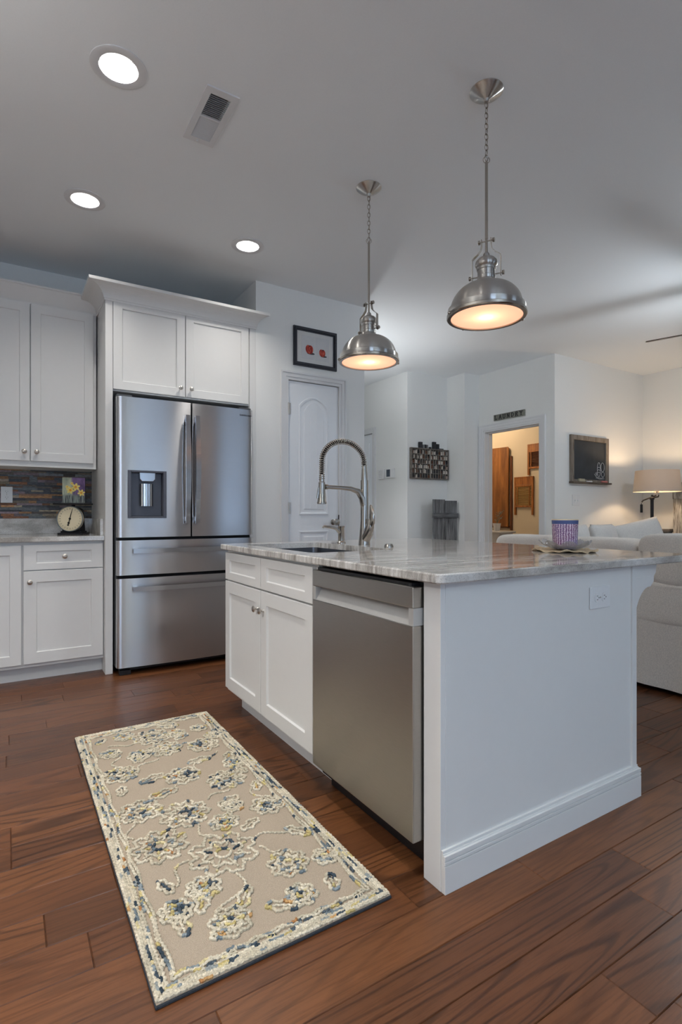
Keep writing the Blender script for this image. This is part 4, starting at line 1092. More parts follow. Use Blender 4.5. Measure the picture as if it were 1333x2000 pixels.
# ---------------------------------------------------------------- pendants
def pendant(x, y, label, ang):
    t = thing('pendant_lamp', (x, y, CH), label, 'pendant lamp', 'brushed nickel dome pendants over the island')
    b = MB(); b.lathe([(0, -0.048), (0.010, -0.048), (0.013, -0.036), (0.030, -0.028), (0.062, -0.010), (0.070, -0.003), (0.070, 0), (0, 0)], (x, y, CH), 40); build('canopy', b, M_pend, t)
    b = MB(); z = CH-0.048; i = 0
    while z > 2.590:
        M = Matrix.Rotation(R(ang+45+90*(i % 2)), 3, 'Z') @ Matrix.Rotation(R(90), 3, 'X')
        b.torus((x, y, z-0.012), 0.0078, 0.0014, M, 16, 6, 1.75); z -= 0.0225; i += 1
    b.tube([(x+0.004, y, CH-0.048), (x+0.006, y+0.003, 2.70), (x+0.003, y, 2.57)], 0.0012, 6)
    build('chain', b, M_nickel, t)
    b = MB(); M = Matrix.Rotation(R(-32), 3, 'Z') @ Matrix.Rotation(R(90), 3, 'X'); b.torus((x, y, 2.572), 0.014, 0.0017, M, 24, 8); build('loop', b, M_nickel, t)
    b = MB(); b.tube([(x, y, 2.562), (x, y, 2.235)], 0.0062, 14); b.tube([(x, y, 2.235), (x, y, 2.16)], 0.0052, 14); build('stem', b, M_nickel, t)
    b = MB(); b.lathe([(0.0, 2.176), (0.010, 2.176), (0.0135, 2.170), (0.0135, 2.162), (0.020, 2.158), (0.034, 2.151), (0.0455, 2.138), (0.0475, 2.126), (0.0455, 2.118), (0.0400, 2.113), (0.0410, 2.108), (0.0400, 2.102), (0.0372, 2.100),
        (0.0365, 2.078), (0.0385, 2.076), (0.0385, 2.064), (0.0375, 2.062), (0.042, 2.052), (0.044, 2.044), (0.044, 2.036), (0, 2.036)], (x, y, 0), 40); build('socket_cap', b, M_pend, t)
    ca, sa = math.cos(R(ang)), math.sin(R(ang))
    yk = MB(); 
    for s_ in (-1, 1):
        pts = [(0.020, 2.236), (0.020, 2.212), (0.024, 2.190), (0.036, 2.176), (0.052, 2.164), (0.060, 2.156), (0.060, 2.085), (0.060, 2.070)]
        yk2 = MB(); pp = [(x+ca*s_*u, y+sa*s_*u, z) for u, z in pts]
        # flat strap: width across the yoke plane normal
        nn = Vector((-sa, ca, 0)); n0 = len(yk2.v)
        for p in pp:
            for (dw, dt) in ((-0.008, -0.0012), (0.008, -0.0012), (0.008, 0.0012), (-0.008, 0.0012)):
                yk2.v.append(tuple(Vector(p) + nn*dw + Vector((ca*s_, sa*s_, 0))*dt))
        for i in range(len(pp)-1):
            for q in range(4): r_ = (q+1) % 4; yk2.face((i*4+q, i*4+r_, i*4+4+r_, i*4+4+q))
        yk2.face((0,1,2,3)); yk2.face([(len(pp)-1)*4+q for q in range(4)])
        arm = build('yoke_arm', yk2, M_nickel, t)
        for (zz, u0, u1) in ((2.080, 0.034, 0.066), (2.226, 0.0, 0.026)):
            b = MB(); b.tube([(x+ca*s_*u0, y+sa*s_*u0, zz), (x+ca*s_*u1, y+sa*s_*u1, zz)], 0.003, 8)
            MM = Vector((ca*s_, sa*s_, 0)).to_track_quat('Z', 'Y').to_matrix()
            b.lathe([(0,0),(0.0095,0),(0.0095,0.002),(0.007,0.003),(0.0095,0.005),(0.0095,0.008),(0.004,0.0095),(0,0.0095)], (x+ca*s_*u1, y+sa*s_*u1, zz), 16, M=MM); build('thumb_screw', b, M_nickel, arm)
    prof = [(0.044, 2.043), (0.052, 2.041)]
    for i in range(1, 15):
        a = i/14*R(80); prof.append((0.050 + 0.102*math.sin(a)/math.sin(R(80)), 1.945 + 0.096*(math.cos(a)-math.cos(R(80)))/(1-math.cos(R(80)))))
    prof += [(0.156, 1.943), (0.161, 1.940), (0.162, 1.918), (0.158, 1.912)]
    inner = [(r_-0.003, z-0.003) for r_, z in reversed(prof[:-3])]
    b = MB(); b.open_lathe(prof + [(0.150, 1.912), (0.150, 1.935)] + inner, (x, y, 0), 64); build('shade', b, M_pend, t)
    b = MB(); b.open_lathe([(0.1615, 1.918), (0.1665, 1.914), (0.1665, 1.904), (0.163, 1.900), (0.149, 1.900), (0.149, 1.906)], (x, y, 0), 64)
    rim = build('rim_band', b, M_nickel, t)
    for aa in (180-20, -20, 80):
        c_, s2 = math.cos(R(aa)), math.sin(R(aa)); MM = Vector((c_, s2, 0)).to_track_quat('Z', 'Y').to_matrix()
        b = MB(); b.lathe([(0,0),(0.008,0),(0.008,0.006),(0.004,0.010),(0,0.010)], (x+c_*0.165, y+s2*0.165, 1.909), 12, M=MM); build('rim_screw', b, M_nickel, rim)
    b = MB(); b.open_lathe([(0.150, 1.905), (0.10, 1.9035), (0, 1.903)], (x, y, 0), 48); build('glass_lens', b, M_lens, t)
    b = MB(); b.lathe([(0, 1.945), (0.012, 1.947), (0.022, 1.957), (0.026, 1.970), (0.022, 1.985), (0.013, 1.998), (0.012, 2.03), (0, 2.03)], (x, y, 0), 20); build('bulb', b, M_bulb, t)
    l = bpy.data.lights.new('pendant_bulb', 'POINT'); l.energy = PENDW; l.color = (1.0, 0.72, 0.5); l.shadow_soft_size = 0.02
    o = bpy.data.objects.new('pendant_bulb', l); C.objects.link(o); o.parent = t; o.location = (0, 0, 1.938-CH)
    return t
PENDW = 0.26
M_bulb = emit('warm_bulb', (1, 0.72, 0.45, 1), 3.0)
pendant(1.731, 1.599, 'nearer and larger of the two dome pendants, right one over the island', -60)
pendant(1.694, 2.417, 'farther dome pendant, left one over the island by the apple picture', -76)

# ---------------------------------------------------------------- pantry wall picture
t = thing('apple_picture', (2.148, 3.835, 2.263), 'black-framed picture of two red apples above the pantry door', 'picture')
P = FY(3.8355); u0, u1, z0, z1 = 1.946, 2.350, 2.263, 2.580
b = MB()
for (d0, d1, tk) in ((0, 0.010, 0.016), (0.010, 0.022, 0.022), (0.022, 0.032, 0.013)):
    for (a, c, e, f_) in ((u0+d0, u1-d0, z0+d0, z0+d1), (u0+d0, u1-d0, z1-d1, z1-d0), (u0+d0, u0+d1, z0+d1, z1-d1), (u1-d1, u1-d0, z0+d1, z1-d1)): b.box(P(a, 0, e), P(c, tk, f_))
build('frame', b, M_frame_blk, t)
b = MB(); b.box(P(u0+0.03, 0.001, z0+0.03), P(u1-0.03, 0.006, z1-0.03)); mt = build('mat', b, M_matw, t)
b = MB(); b.box(P(u0+0.075, 0.006, z0+0.065), P(2.143, 0.0066, z1-0.062)); b.box(P(2.149, 0.006, z0+0.065), P(u1-0.072, 0.0066, z1-0.062)); build('paper', b, M_paper, mt)
def apple_mat():
    m, N, L, b = new_mat('painted_apple'); co = texco(N, L)
    n = noise(N, L, texco(N, L, (3, 1, 1)), 42, 4)
    L.new(ramp(N, L, n, [(0.3, rgb(112, 34, 34)), (0.7, rgb(214, 110, 88)), (0.5, rgb(176, 58, 44))]), b.inputs['Base Color']); b.inputs['Roughness'].default_value = 0.8; return m
M_apple = apple_mat(); M_apple_shadow = plain('painted_shadow_grey', rgb(74, 72, 74), 0.9, bstr=0)
for (ax, az, ar) in ((2.092, 2.409, 0.0375), (2.213, 2.397, 0.0315)):
    b = MB(); b.prism([(ax+0.014+ar*0.95*math.cos(a), az-ar*0.86+ar*0.24*math.sin(a)) for a in [i*PI/12 for i in range(24)]], lambda u, w_, v: P(u, w_, v), 0.0066, 0.0069); build('painted_apple_shadow', b, M_apple_shadow, mt)  # each apple's cast shadow, painted as part of the artwork
    b = MB(); b.prism([(ax+ar*(1-0.07*math.cos(2*a))*math.cos(a), az+ar*(0.98 - (0.10 if abs(a-PI/2) < 0.25 else 0))*math.sin(a)) for a in [i*PI/18 for i in range(36)]], lambda u, w_, v: P(u, w_, v), 0.0069, 0.0073); ap = build('painted_apple', b, M_apple, mt)
    b = MB(); b.prism([(ax+0.005+0.005*math.cos(a), az+ar*0.72+0.006*math.sin(a)) for a in [i*PI/6 for i in range(12)]], lambda u, w_, v: P(u, w_, v), 0.0073, 0.0076); build('painted_stalk', b, M_iron, ap)

# ---------------------------------------------------------------- hall wall: control box, thermostat
P = FX(4.27)
t = thing('doorbell_chime', P(5.776, 0, 1.53), 'plain white square control box left of the thermostat', 'control box')
b = MB(); b.box(P(5.713, 0.0005, 1.531), P(5.839, 0.03, 1.670)); bx_ = build('cover', b, M_plate, t, 0.008)
b = MB()
for i in range(5): b.box(P(5.735, 0.03, 1.56+0.02*i), P(5.817, 0.0306, 1.562+0.02*i))
build('grille', b, M_fgrey, bx_)
t = thing('thermostat', P(5.58, 0, 1.53), 'white thermostat with a small dark screen on the hall wall', 'thermostat')
b = MB(); b.box(P(5.495, 0.0005, 1.538), P(5.665, 0.028, 1.660)); build('case', b, M_plate, t, 0.008)
b = MB(); b.box(P(5.572, 0.028, 1.558), P(5.650, 0.030, 1.652)); build('screen', b, plain('thermostat_screen', rgb(74, 84, 96), 0.2, bstr=0), t, 0.002)

# type tray with its little blocks
P = FY(5.25)
t = thing('type_tray', P(4.615, 0, 1.515), 'wooden letterpress type tray hung on the wall in the far corner', 'type tray')
u0, u1, z0, z1 = 4.303, 4.930, 1.515, 1.908
b = MB(); b.box(P(u0, 0.001, z0), P(u1, 0.006, z1)); build('backing', b, M_tray, t)
b = MB(); 
for (a, c, e, f_) in ((u0, u1, z0, z0+0.014), (u0, u1, z1-0.014, z1), (u0, u0+0.014, z0+0.014, z1-0.014), (u1-0.014, u1, z0+0.014, z1-0.014)): b.box(P(a, 0.001, e), P(c, 0.045, f_))
build('frame', b, M_tray, t, 0.001)
b = MB(); um = (u0+u1)/2; b.box(P(um-0.008, 0.006, z0+0.014), P(um+0.008, 0.044, z1-0.014))
NR, NC = 6, 7
cwid = (um-0.008-u0-0.014)/NC; rh = (z1-z0-0.028)/NR
for r_ in range(1, NR): b.box(P(u0+0.014, 0.006, z0+0.014+r_*rh-0.002), P(u1-0.014, 0.042, z0+0.014+r_*rh+0.002))
for h_ in range(2):
    ub = u0+0.014 if h_ == 0 else um+0.008
    for c_ in range(1, NC): b.box(P(ub+c_*cwid-0.002, 0.006, z0+0.014), P(ub+c_*cwid+0.002, 0.042, z1-0.014))
build('dividers', b, plain('tray_divider', rgb(146, 140, 132), 0.8, bstr=0), t)
rr = random.Random(3)
M_tp = plain('pale_type', rgb(206, 198, 186), 0.8, var=0.15, bstr=0); M_td = plain('dark_type', rgb(40, 40, 46), 0.6, var=0.2, bstr=0); M_tr = plain('reddish_type', rgb(104, 66, 46), 0.7, var=0.2, bstr=0)
kinds = [(M_tp, 'pale type block standing in a compartment of the wall tray', 'pale blocks in the type tray'),
         (M_td, 'near-black type block standing in a compartment of the wall tray', 'black blocks in the type tray'),
         (M_tr, 'reddish-brown type block standing in a compartment of the wall tray', 'reddish blocks in the type tray')]
proto_cache = {}
for r_ in range(NR):
    for h_ in range(2):
        ub = u0+0.014 if h_ == 0 else um+0.008
        for c_ in range(NC):
            for side in range(2):
                if rr.random() < 0.22: continue
                kd = rr.choices([0, 1, 2], [6, 4, 4])[0]
                uc = ub + c_*cwid + 0.0035 + (cwid-0.007)*(0.26 if side == 0 else 0.74); zz = z0+0.014+r_*rh+0.0025
                if kd not in proto_cache:
                    b = MB(); b.box((-0.0075, -0.014, 0), (0.0075, 0.014, 0.046)); b.box((-0.006, -0.016, 0.004), (0.006, -0.014, 0.042))
                    o = build('type_block', b, kinds[kd][0], None, local=True); tag(o, kinds[kd][1], 'type block', kinds[kd][2]); proto_cache[kd] = o
                else:
                    o = proto_cache[kd].copy(); C.objects.link(o)
                o.location = (uc, 5.25-0.024, zz); o.scale = (1, 1, rr.uniform(0.7, 1.12))
for i, (a, c, hgt, lab) in enumerate(((4.440, 4.487, 0.077, 'tall black letter block, left group on top of the type tray'), (4.492, 4.52, 0.045, 'short grey letter block right of the tall left one on the tray'),
     (4.523, 4.552, 0.047, 'short black letter block in the middle of the left group on the tray'), (4.555, 4.58, 0.046, 'short dark letter block ending the left group on the tray'),
     (4.615, 4.634, 0.022, 'tiny metal sort alone in the middle on top of the tray'),
     (4.668, 4.718, 0.092, 'tallest black letter block, right group on top of the type tray'), (4.722, 4.744, 0.068, 'narrow dark letter block beside the tallest one on the tray'), (4.747, 4.772, 0.068, 'brownish dark letter block ending the right group on the tray'), (4.778, 4.845, 0.012, 'flat strip lying on the right end of the tray top'))):
    b = MB(); b.box((a, 5.212, z1), (c, 5.240, z1+hgt)); b.box((a+0.003, 5.2105, z1+0.003), (c-0.003, 5.212, z1+hgt-0.003))
    single('letter_block', b, (M_td, M_oldwood)[i % 2 if hgt < 0.05 else 0], lab, 'letter block', 'letter blocks on top of the type tray')

# weathered shutter leaning in the corner
t = thing('rustic_shutter', (4.71, 5.03, 0), 'weathered grey two-plank shutter with a cross batten, in the far corner', 'shutter')
for (a, c, zt_) in ((4.508, 4.702, 1.252), (4.708, 4.906, 1.238)):
    b = MB(); b.box((a, 5.03, 0.0), (c, 5.052, zt_)); build('plank', b, M_oldwood, t, 0.002)
for zz in (1.02, 0.25):
    b = MB(); b.box((4.485, 5.008, zz), (4.915, 5.03, zz+0.062)); build('batten', b, M_oldwood_h, t, 0.002)

# ---------------------------------------------------------------- laundry sign
P = FX(5.2)
t = thing('laundry_sign', P(4.43, 0, 2.235), 'small grey LAUNDRY sign above the doorway', 'sign')
b = MB(); b.box(P(4.197, 0.001, 2.234), P(4.666, 0.022, 2.306)); sg = build('board', b, plain('sign_board', rgb(136, 136, 126), 0.7, var=0.25, nscale=60, bstr=0.1), t, 0.002)
letters = {'L': [[(0,0),(0,1)],[(0,0),(0.6,0)],[(0.6,0),(0.6,0.2)]], 'A': [[(0,0),(0.38,1)],[(0.38,1),(0.76,0)],[(0.16,0.36),(0.6,0.36)]], 'U': [[(0,1),(0,0.22)],[(0,0.22),(0.18,0)],[(0.18,0),(0.5,0)],[(0.5,0),(0.66,0.22)],[(0.66,0.22),(0.66,1)]],
  'N': [[(0,0),(0,1)],[(0,1),(0.66,0)],[(0.66,0),(0.66,1)]], 'D': [[(0,0),(0,1)],[(0,1),(0.35,1)],[(0.35,1),(0.66,0.7)],[(0.66,0.7),(0.66,0.3)],[(0.66,0.3),(0.35,0)],[(0.35,0),(0,0)]],
  'R': [[(0,0),(0,1)],[(0,1),(0.42,1)],[(0.42,1),(0.6,0.76)],[(0.6,0.76),(0.42,0.5)],[(0.42,0.5),(0,0.5)],[(0.3,0.5),(0.66,0)]], 'Y': [[(0,1),(0.36,0.45)],[(0.72,1),(0.36,0.45)],[(0.36,0.45),(0.36,0)]]}
serif = {'L': [(0,1)], 'A': [(0,0),(0.76,0)], 'U': [(0,1),(0.66,1)], 'N': [(0,0),(0.66,1)], 'D': [], 'R': [(0,0),(0.66,0)], 'Y': [(0,1),(0.72,1),(0.36,0)]}
yy = 4.640; hh = 0.047
for ch in 'LAUNDRY':
    b = MB()
    for (p, q) in letters[ch]:
        px_, pz = yy - p[0]*hh*0.95, 2.246 + p[1]*hh; qx, qz = yy - q[0]*hh*0.95, 2.246 + q[1]*hh
        dx, dz = qx-px_, qz-pz; l_ = math.hypot(dx, dz); wdt = 0.0052 if abs(dz) > abs(dx)*0.5 else 0.0035
        nx, nz = -dz/l_*wdt, dx/l_*wdt; ex, ez = dx/l_*0.003, dz/l_*0.003
        b.prism([(px_+nx-ex, pz+nz-ez), (qx+nx+ex, qz+nz+ez), (qx-nx+ex, qz-nz+ez), (px_-nx-ex, pz-nz-ez)], lambda u, w_, v: P(u, w_, v), 0.022, 0.0245)
    for (a, c) in serif[ch]: b.box(P(yy-a*hh*0.95-0.011, 0.022, 2.246+c*hh-0.003), P(yy-a*hh*0.95+0.011, 0.0245, 2.246+c*hh+0.003))
    build('letter', b, M_black, sg); yy -= 0.0635

# ---------------------------------------------------------------- laundry room
t = thing('ironing_board', (7.08, 6.31, 0.80), 'antique brown wooden ironing board hung on the laundry wall', 'ironing board')
b = MB(); b.prism([(6.04, 0.86), (6.58, 0.86), (6.62, 2.10), (6.58, 2.19), (6.05, 2.185), (6.03, 2.16)], lambda u, w_, v: (w_, u, v), 7.045, 7.068); build('board', b, M_board, t, 0.003)
for yy in (5.985, 6.55):
    b = MB(); b.box((7.07, yy, 0.80 if yy < 6 else 0.86), (7.099, yy+0.035, 2.03)); build('leg', b, M_legwood, t, 0.006)
b = MB(); b.box((7.07, 6.02, 0.84), (7.095, 6.55, 0.87)); build('cross_bar', b, M_legwood, t, 0.003)
def washboard(yl, yr, zt_, zb, label, metal):
    t = thing('washboard', (7.085, (yl+yr)/2, zb), label, 'washboard', 'washboards on the laundry wall')
    wd = 0.032; lo = zb + (zt_-zb)*0.20; mid = zb+(zt_-zb)*0.74
    for yy in (yr, yl-wd):
        b = MB(); b.box((7.070, yy, zb), (7.098, yy+wd, zt_)); build('side_rail', b, M_washwood, t, 0.003)
    b = MB(); b.box((7.074, yr+wd, mid+0.03), (7.088, yl-wd, zt_-0.012)); build('head_panel', b, M_washwood, t)
    for zz in (lo, mid, zt_-0.015):
        b = MB(); b.box((7.068, yr+wd, zz), (7.096, yl-wd, zz+(0.028 if zz < zt_-0.02 else 0.015))); build('rail', b, M_washwood, t, 0.002)
    b = MB(); n = 13; pts = []
    za, zb2 = lo+0.028, mid
    for i in range(n*4+1): pts.append((7.078-0.006*math.sin(i*PI/2), za+(zb2-za)*i/(n*4)))
    for (xx, zz) in pts: b.v += [(xx, yr+wd, zz), (xx, yl-wd, zz)]
    for i in range(len(pts)-1): b.face((2*i, 2*i+1, 2*i+3, 2*i+2), True)
    build('rubbing_plate', b, metal, t)
    b = MB(); b.box((7.086, yr+wd, za), (7.089, yl-wd, zb2)); build('back', b, M_legwood, t)
    for yy in (yr+wd+0.03, yl-wd-0.045):
        b = MB(); b.box((7.068, yy, za), (7.076, yy+0.014, zb2)); build('stile', b, M_washwood, t)
washboard(5.936, 5.563, 1.672, 1.055, 'brown washboard with brass ribs, lower left of the two', M_brass)
washboard(5.671, 5.310, 2.182, 1.690, 'brown washboard with dark ribs, upper right by the door frame', M_copper)
t = thing('laundry_counter', (6.0, 5.7, 0), 'white ledge unit below the plant inside the laundry', 'cabinet')
b = MB(); b.box((5.87, 5.19, 0), (6.16, 6.30, 0.798)); build('body', b, M_trim, t, 0.003)
b = MB(); b.box((5.85, 5.15, 0.798), (6.18, 6.33, 0.825)); build('top', b, M_trim, t, 0.008)
t = thing('potted_plant', (6.0, 5.345, 0.825), 'small pale-leaved plant in a white ribbed pot inside the laundry', 'potted plant')
px0, py0 = 6.0, 5.345
b = MB(); b.open_lathe([(0, 0), (0.038, 0), (0.042, 0.01), (0.055, 0.10), (0.060, 0.11), (0.054, 0.11), (0.05, 0.095), (0, 0.095)], (px0, py0, 0.825), 24); build('pot', b, M_trim, t)
rr = random.Random(5); b = MB(); lf = MB()
for i in range(9):
    a = rr.uniform(0, 2*PI); l_ = rr.uniform(0.09, 0.18); hgt = rr.uniform(0.05, 0.20)
    pts = [(px0, py0, 0.915), (px0+l_*0.35*math.cos(a), py0+l_*0.35*math.sin(a), 0.915+hgt*0.7), (px0+l_*0.75*math.cos(a), py0+l_*0.75*math.sin(a), 0.915+hgt)]
    b.tube(pts, 0.0022, 6)
    for q in range(7):
        aa = rr.uniform(0, 2*PI); c0 = Vector(pts[1]).lerp(Vector(pts[2]), rr.uniform(0.2, 1.1)); dvec = Vector((math.cos(aa), math.sin(aa), rr.uniform(-0.1, 0.8))).normalized(); sd = dvec.cross(Vector((0.2, 0.1, 1))).normalized()
        n_ = len(lf.v); L2 = rr.uniform(0.018, 0.034)
        lf.v += [tuple(c0), tuple(c0+dvec*L2*0.5+sd*0.007), tuple(c0+dvec*L2), tuple(c0+dvec*L2*0.5-sd*0.007), tuple(c0+dvec*L2*0.5+Vector((0,0,-0.003)))]
        lf.face((n_, n_+1, n_+4)); lf.face((n_+1, n_+2, n_+4)); lf.face((n_+2, n_+3, n_+4)); lf.face((n_+3, n_, n_+4))
build('stems', b, plain('plant_stem', rgb(120, 118, 96), 0.7, bstr=0), t); tag(build('leaves', lf, plain('silvery_leaf', rgb(170, 178, 172), 0.7, bstr=0), t), None, None, kind='stuff')
# unseen lamp added for the warm light in the laundry
t = thing('added_laundry_lamp', (6.2, 6.3, CH), 'added warm flush lamp lighting the laundry, out of sight above the doorway', 'ceiling light')
b = MB(); b.lathe([(0, 0), (0.15, 0), (0.15, -0.02), (0.14, -0.03), (0, -0.03)], (6.2, 6.3, CH), 32); build('base', b, M_nickel, t)
b = MB(); b.lathe([(0, -0.03), (0.14, -0.03), (0.13, -0.06), (0.09, -0.09), (0, -0.10)], (6.2, 6.3, CH), 32); build('bowl', b, emit('warm_bowl', (1, 0.75, 0.5, 1), 2.0), t)
point('added_laundry_bulb', (6.2, 6.3, CH-0.20), 26, (1.0, 0.74, 0.50), 0.08, t)

# ---------------------------------------------------------------- living wall
P = FY(3.8)
t = thing('chalkboard', P(5.83, 0, 1.437), 'wood-framed chalkboard with a small white doodle on the white wall', 'chalkboard')
u0, u1, z0, z1 = 5.46, 6.20, 1.44, 1.98
b = MB(); b.box(P(u0+0.04, 0.004, z0+0.02), P(u1-0.04, 0.010, z1-0.04)); sl = build('slate', b, M_chalk, t)
b = MB()
for (a, c, e, f_) in ((u0, u0+0.055, z0, z1), (u1-0.055, u1, z0, z1), (u0+0.055, u1-0.055, z1-0.055, z1), (u0+0.055, u1-0.055, z0, z0+0.03)): b.box(P(a, 0.001, e), P(c, 0.028, f_))
build('frame', b, M_bfr, t, 0.002)
b = MB(); b.box(P(u0-0.005, 0.001, z0-0.018), P(u1+0.005, 0.062, z0+0.002)); build('ledge', b, M_ledge, t, 0.002)
b = MB()
def stroke(pts): b.tube([P(u, 0.0105, z) for u, z in pts], 0.0022, 5)
def circ(cu, cv, ru, rv, a0=0, a1=360, n=18): return [(cu+ru*math.cos(R(a0+(a1-a0)*i/n)), cv+rv*math.sin(R(a0+(a1-a0)*i/n))) for i in range(n+1)]
stroke(circ(6.02, 1.60, 0.032, 0.085)); stroke(circ(6.095, 1.63, 0.034, 0.055)); stroke(circ(6.10, 1.545, 0.030, 0.030))
for zz in (1.56, 1.59, 1.62): stroke([(5.995, zz), (6.02, zz+0.012), (6.045, zz)])
stroke([(5.93, 1.545), (5.96, 1.515), (6.0, 1.505), (6.06, 1.498), (6.12, 1.505)]); stroke([(5.95, 1.56), (5.975, 1.525)]); stroke([(5.97, 1.57), (5.985, 1.53)]); stroke([(5.96, 1.50), (6.04, 1.488), (6.13, 1.492)])
build('chalk_drawing', b, M_white, sl)
b = MB(); b.box(P(5.57, 0.032, z0+0.002), P(5.68, 0.058, z0+0.026)); b.box(P(5.572, 0.033, z0+0.026), P(5.678, 0.057, z0+0.036)); single('felt_eraser', b, M_felt, 'tan felt eraser on the left of the chalkboard ledge', 'eraser', bev=0.003)
b = MB(); b.tube([P(6.02, 0.045, z0+0.014), P(6.13, 0.045, z0+0.014)], 0.011, 10); single('pink_chalk', b, M_pink, 'thick pink chalk stick on the right of the chalkboard ledge', 'chalk')
b = MB(); b.tube([P(5.72, 0.045, z0+0.008), P(5.83, 0.046, z0+0.008)], 0.006, 8); single('white_chalk', b, M_white, 'thin white chalk piece in the middle of the chalkboard ledge', 'chalk')
outlet('light_switch', P, 5.585, 1.228, 'white double light switch on the wall below the chalkboard', 0.14, 0.125, False, 'switch')

# floor lamp
def floor_lamp(x, y, label, watt):
    t = thing('floor_lamp', (x, y, 0), label, 'floor lamp', 'black swing-arm floor lamps')
    b = MB(); b.lathe([(0, 0), (0.14, 0), (0.14, 0.015), (0.03, 0.03), (0, 0.03)], (x-0.05, y+0.03, 0), 28); build('base', b, M_iron, t)
    b = MB(); b.tube([(x-0.05, y+0.03, 0.02), (x-0.05, y+0.03, 1.24)], 0.018, 14); b.lathe([(0,0),(0.026,0),(0.026,0.02),(0.012,0.03),(0.012,0.055),(0,0.055)], (x-0.05,y+0.03,1.235), 14); build('pole', b, M_iron, t)
    b = MB(); b.tube([(x-0.13, y+0.105, 1.205), (x-0.12, y+0.095, 1.225), (x+0.0, y, 1.288)], 0.008, 8); b.tube([(x-0.05, y+0.03, 1.255), (x+0.01, y-0.01, 1.268), (x+0.012, y-0.01, 1.29)], 0.008, 8); build('swing_arm', b, M_iron, t)
    b = MB(); b.tube([(x-0.132, y+0.107, 1.195), (x-0.132, y+0.107, 1.175)], 0.004, 8); b.tube([(x-0.132, y+0.107, 1.18), (x-0.132, y+0.107, 1.085)], 0.014, 12); build('counterweight', b, M_iron, t)
    b = MB(); b.tube([(x, y, 1.28), (x, y, 1.36)], 0.012, 10)
    for a in (0, 120, 240): b.tube([(x, y, 1.30), (x+0.03*math.cos(R(a)), y+0.03*math.sin(R(a)), 1.315), (x+0.025*math.cos(R(a)), y+0.025*math.sin(R(a)), 1.35)], 0.003, 6)
    build('socket', b, M_nickel, t)
    b = MB(); b.open_lathe([(0.246, 1.325), (0.224, 1.570), (0.222, 1.570), (0.244, 1.325), (0.246, 1.325)], (x, y, 0), 48); build('lamp_shade', b, M_shade, t)
    b = MB(); b.lathe([(0, 1.36), (0.014, 1.36), (0.03, 1.39), (0.032, 1.41), (0.02, 1.435), (0, 1.44)], (x, y, 0), 18); build('bulb', b, M_bulb, t)
    l = bpy.data.lights.new('lamp_bulb', 'POINT'); l.energy = watt; l.color = (1.0, 0.70, 0.42); l.shadow_soft_size = 0.035
    o = bpy.data.objects.new('lamp_bulb', l); C.objects.link(o); o.parent = t; o.location = (0, 0, 1.475)
floor_lamp(6.38, 3.30, 'black floor lamp with wide linen drum shade, lit, behind the sofa', 11)
# distressed door and trunk behind it
t = thing('distressed_door', (6.87, 3.1, 0), 'tall distressed white-painted old door leaning at the right photo edge', 'door panel')
for i in range(4):
    b = MB(); b.box((6.86, 3.36-0.13*(i+1)+0.004, 0), (6.89, 3.36-0.13*i, 1.45)); build('plank', b, M_lock, t, 0.003)
for zz in (0.3, 1.35):
    b = MB(); b.box((6.835, 2.84, zz-0.1), (6.86, 3.355, zz-0.01)); build('cross_board', b, M_lock, t, 0.003)
t = thing('whitewashed_trunk', (6.72, 3.56, 0), 'whitewashed wooden trunk top beside the floor lamp', 'trunk')
b = MB(); b.box((6.52, 3.40, 0), (6.93, 3.74, 0.850)); build('body', b, M_wwash, t, 0.003)
b = MB(); b.box((6.50, 3.385, 0.850), (6.95, 3.76, 0.885)); build('lid', b, M_bfr, t, 0.004)
# ceiling fan (one blade reaches into view)
fx_, fy_ = 4.72, 1.78
t = thing('ceiling_fan', (fx_, fy_, CH), 'ceiling fan whose one thin dark blade enters at the right edge', 'ceiling fan')
b = MB(); b.lathe([(0, 0), (0.07, 0), (0.06, -0.05), (0, -0.055)], (fx_, fy_, CH), 28); build('canopy', b, M_nickel, t)
b = MB(); b.tube([(fx_, fy_, CH-0.04), (fx_, fy_, 2.60)], 0.012, 12); build('downrod', b, M_nickel, t)
b = MB(); b.lathe([(0, 2.61), (0.05, 2.61), (0.11, 2.58), (0.12, 2.52), (0.10, 2.47), (0.05, 2.455), (0, 2.455)], (fx_, fy_, 0), 32); build('motor', b, M_nickel, t)
M_blade = wood('fan_blade_wood', rgb(58, 50, 44), rgb(96, 84, 74), (0.2, 0.2, 1), 20, 0.45, 0.05)
ang0 = math.atan2(2.427-fy_, 4.515-fx_)
for k_ in range(5):
    a = ang0+2*PI*k_/5; b = MB()
    dr = Vector((math.cos(a), math.sin(a), 0)); sd = Vector((-math.sin(a), math.cos(a), 0)) ; tilt = R(13)
    sd = sd*math.cos(tilt) + Vector((0,0,1))*math.sin(tilt)*FT if False else sd*math.cos(tilt) - Vector((0,0,1))*math.sin(tilt)
    up = dr.cross(sd).normalized(); c0 = Vector((fx_, fy_, 2.50))
    out = [(0.16, -0.045), (0.60, -0.06), (0.665, -0.05), (0.68, 0.0), (0.665, 0.05), (0.60, 0.06), (0.16, 0.045)]
    b.prism(out, lambda u, w_, v: tuple(c0 + dr*u + sd*v + up*w_), -0.004, 0.004); bl = build('blade', b, M_blade, t, 0.001)
    b = MB(); b.prism([(0.09, -0.02), (0.22, -0.03), (0.22, 0.03), (0.09, 0.02)], lambda u, w_, v: tuple(c0 + dr*u + sd*v + up*w_), 0.0045, 0.008); build('blade_iron', b, M_iron, bl)
b = MB(); b.lathe([(0, 0), (0.06, 0), (0.058, -0.025), (0.045, -0.034), (0, -0.036)], (5.95, 2.76, CH), 28)
single('smoke_detector', b, M_plate, 'round white smoke detector on the ceiling at the right edge', 'smoke detector')

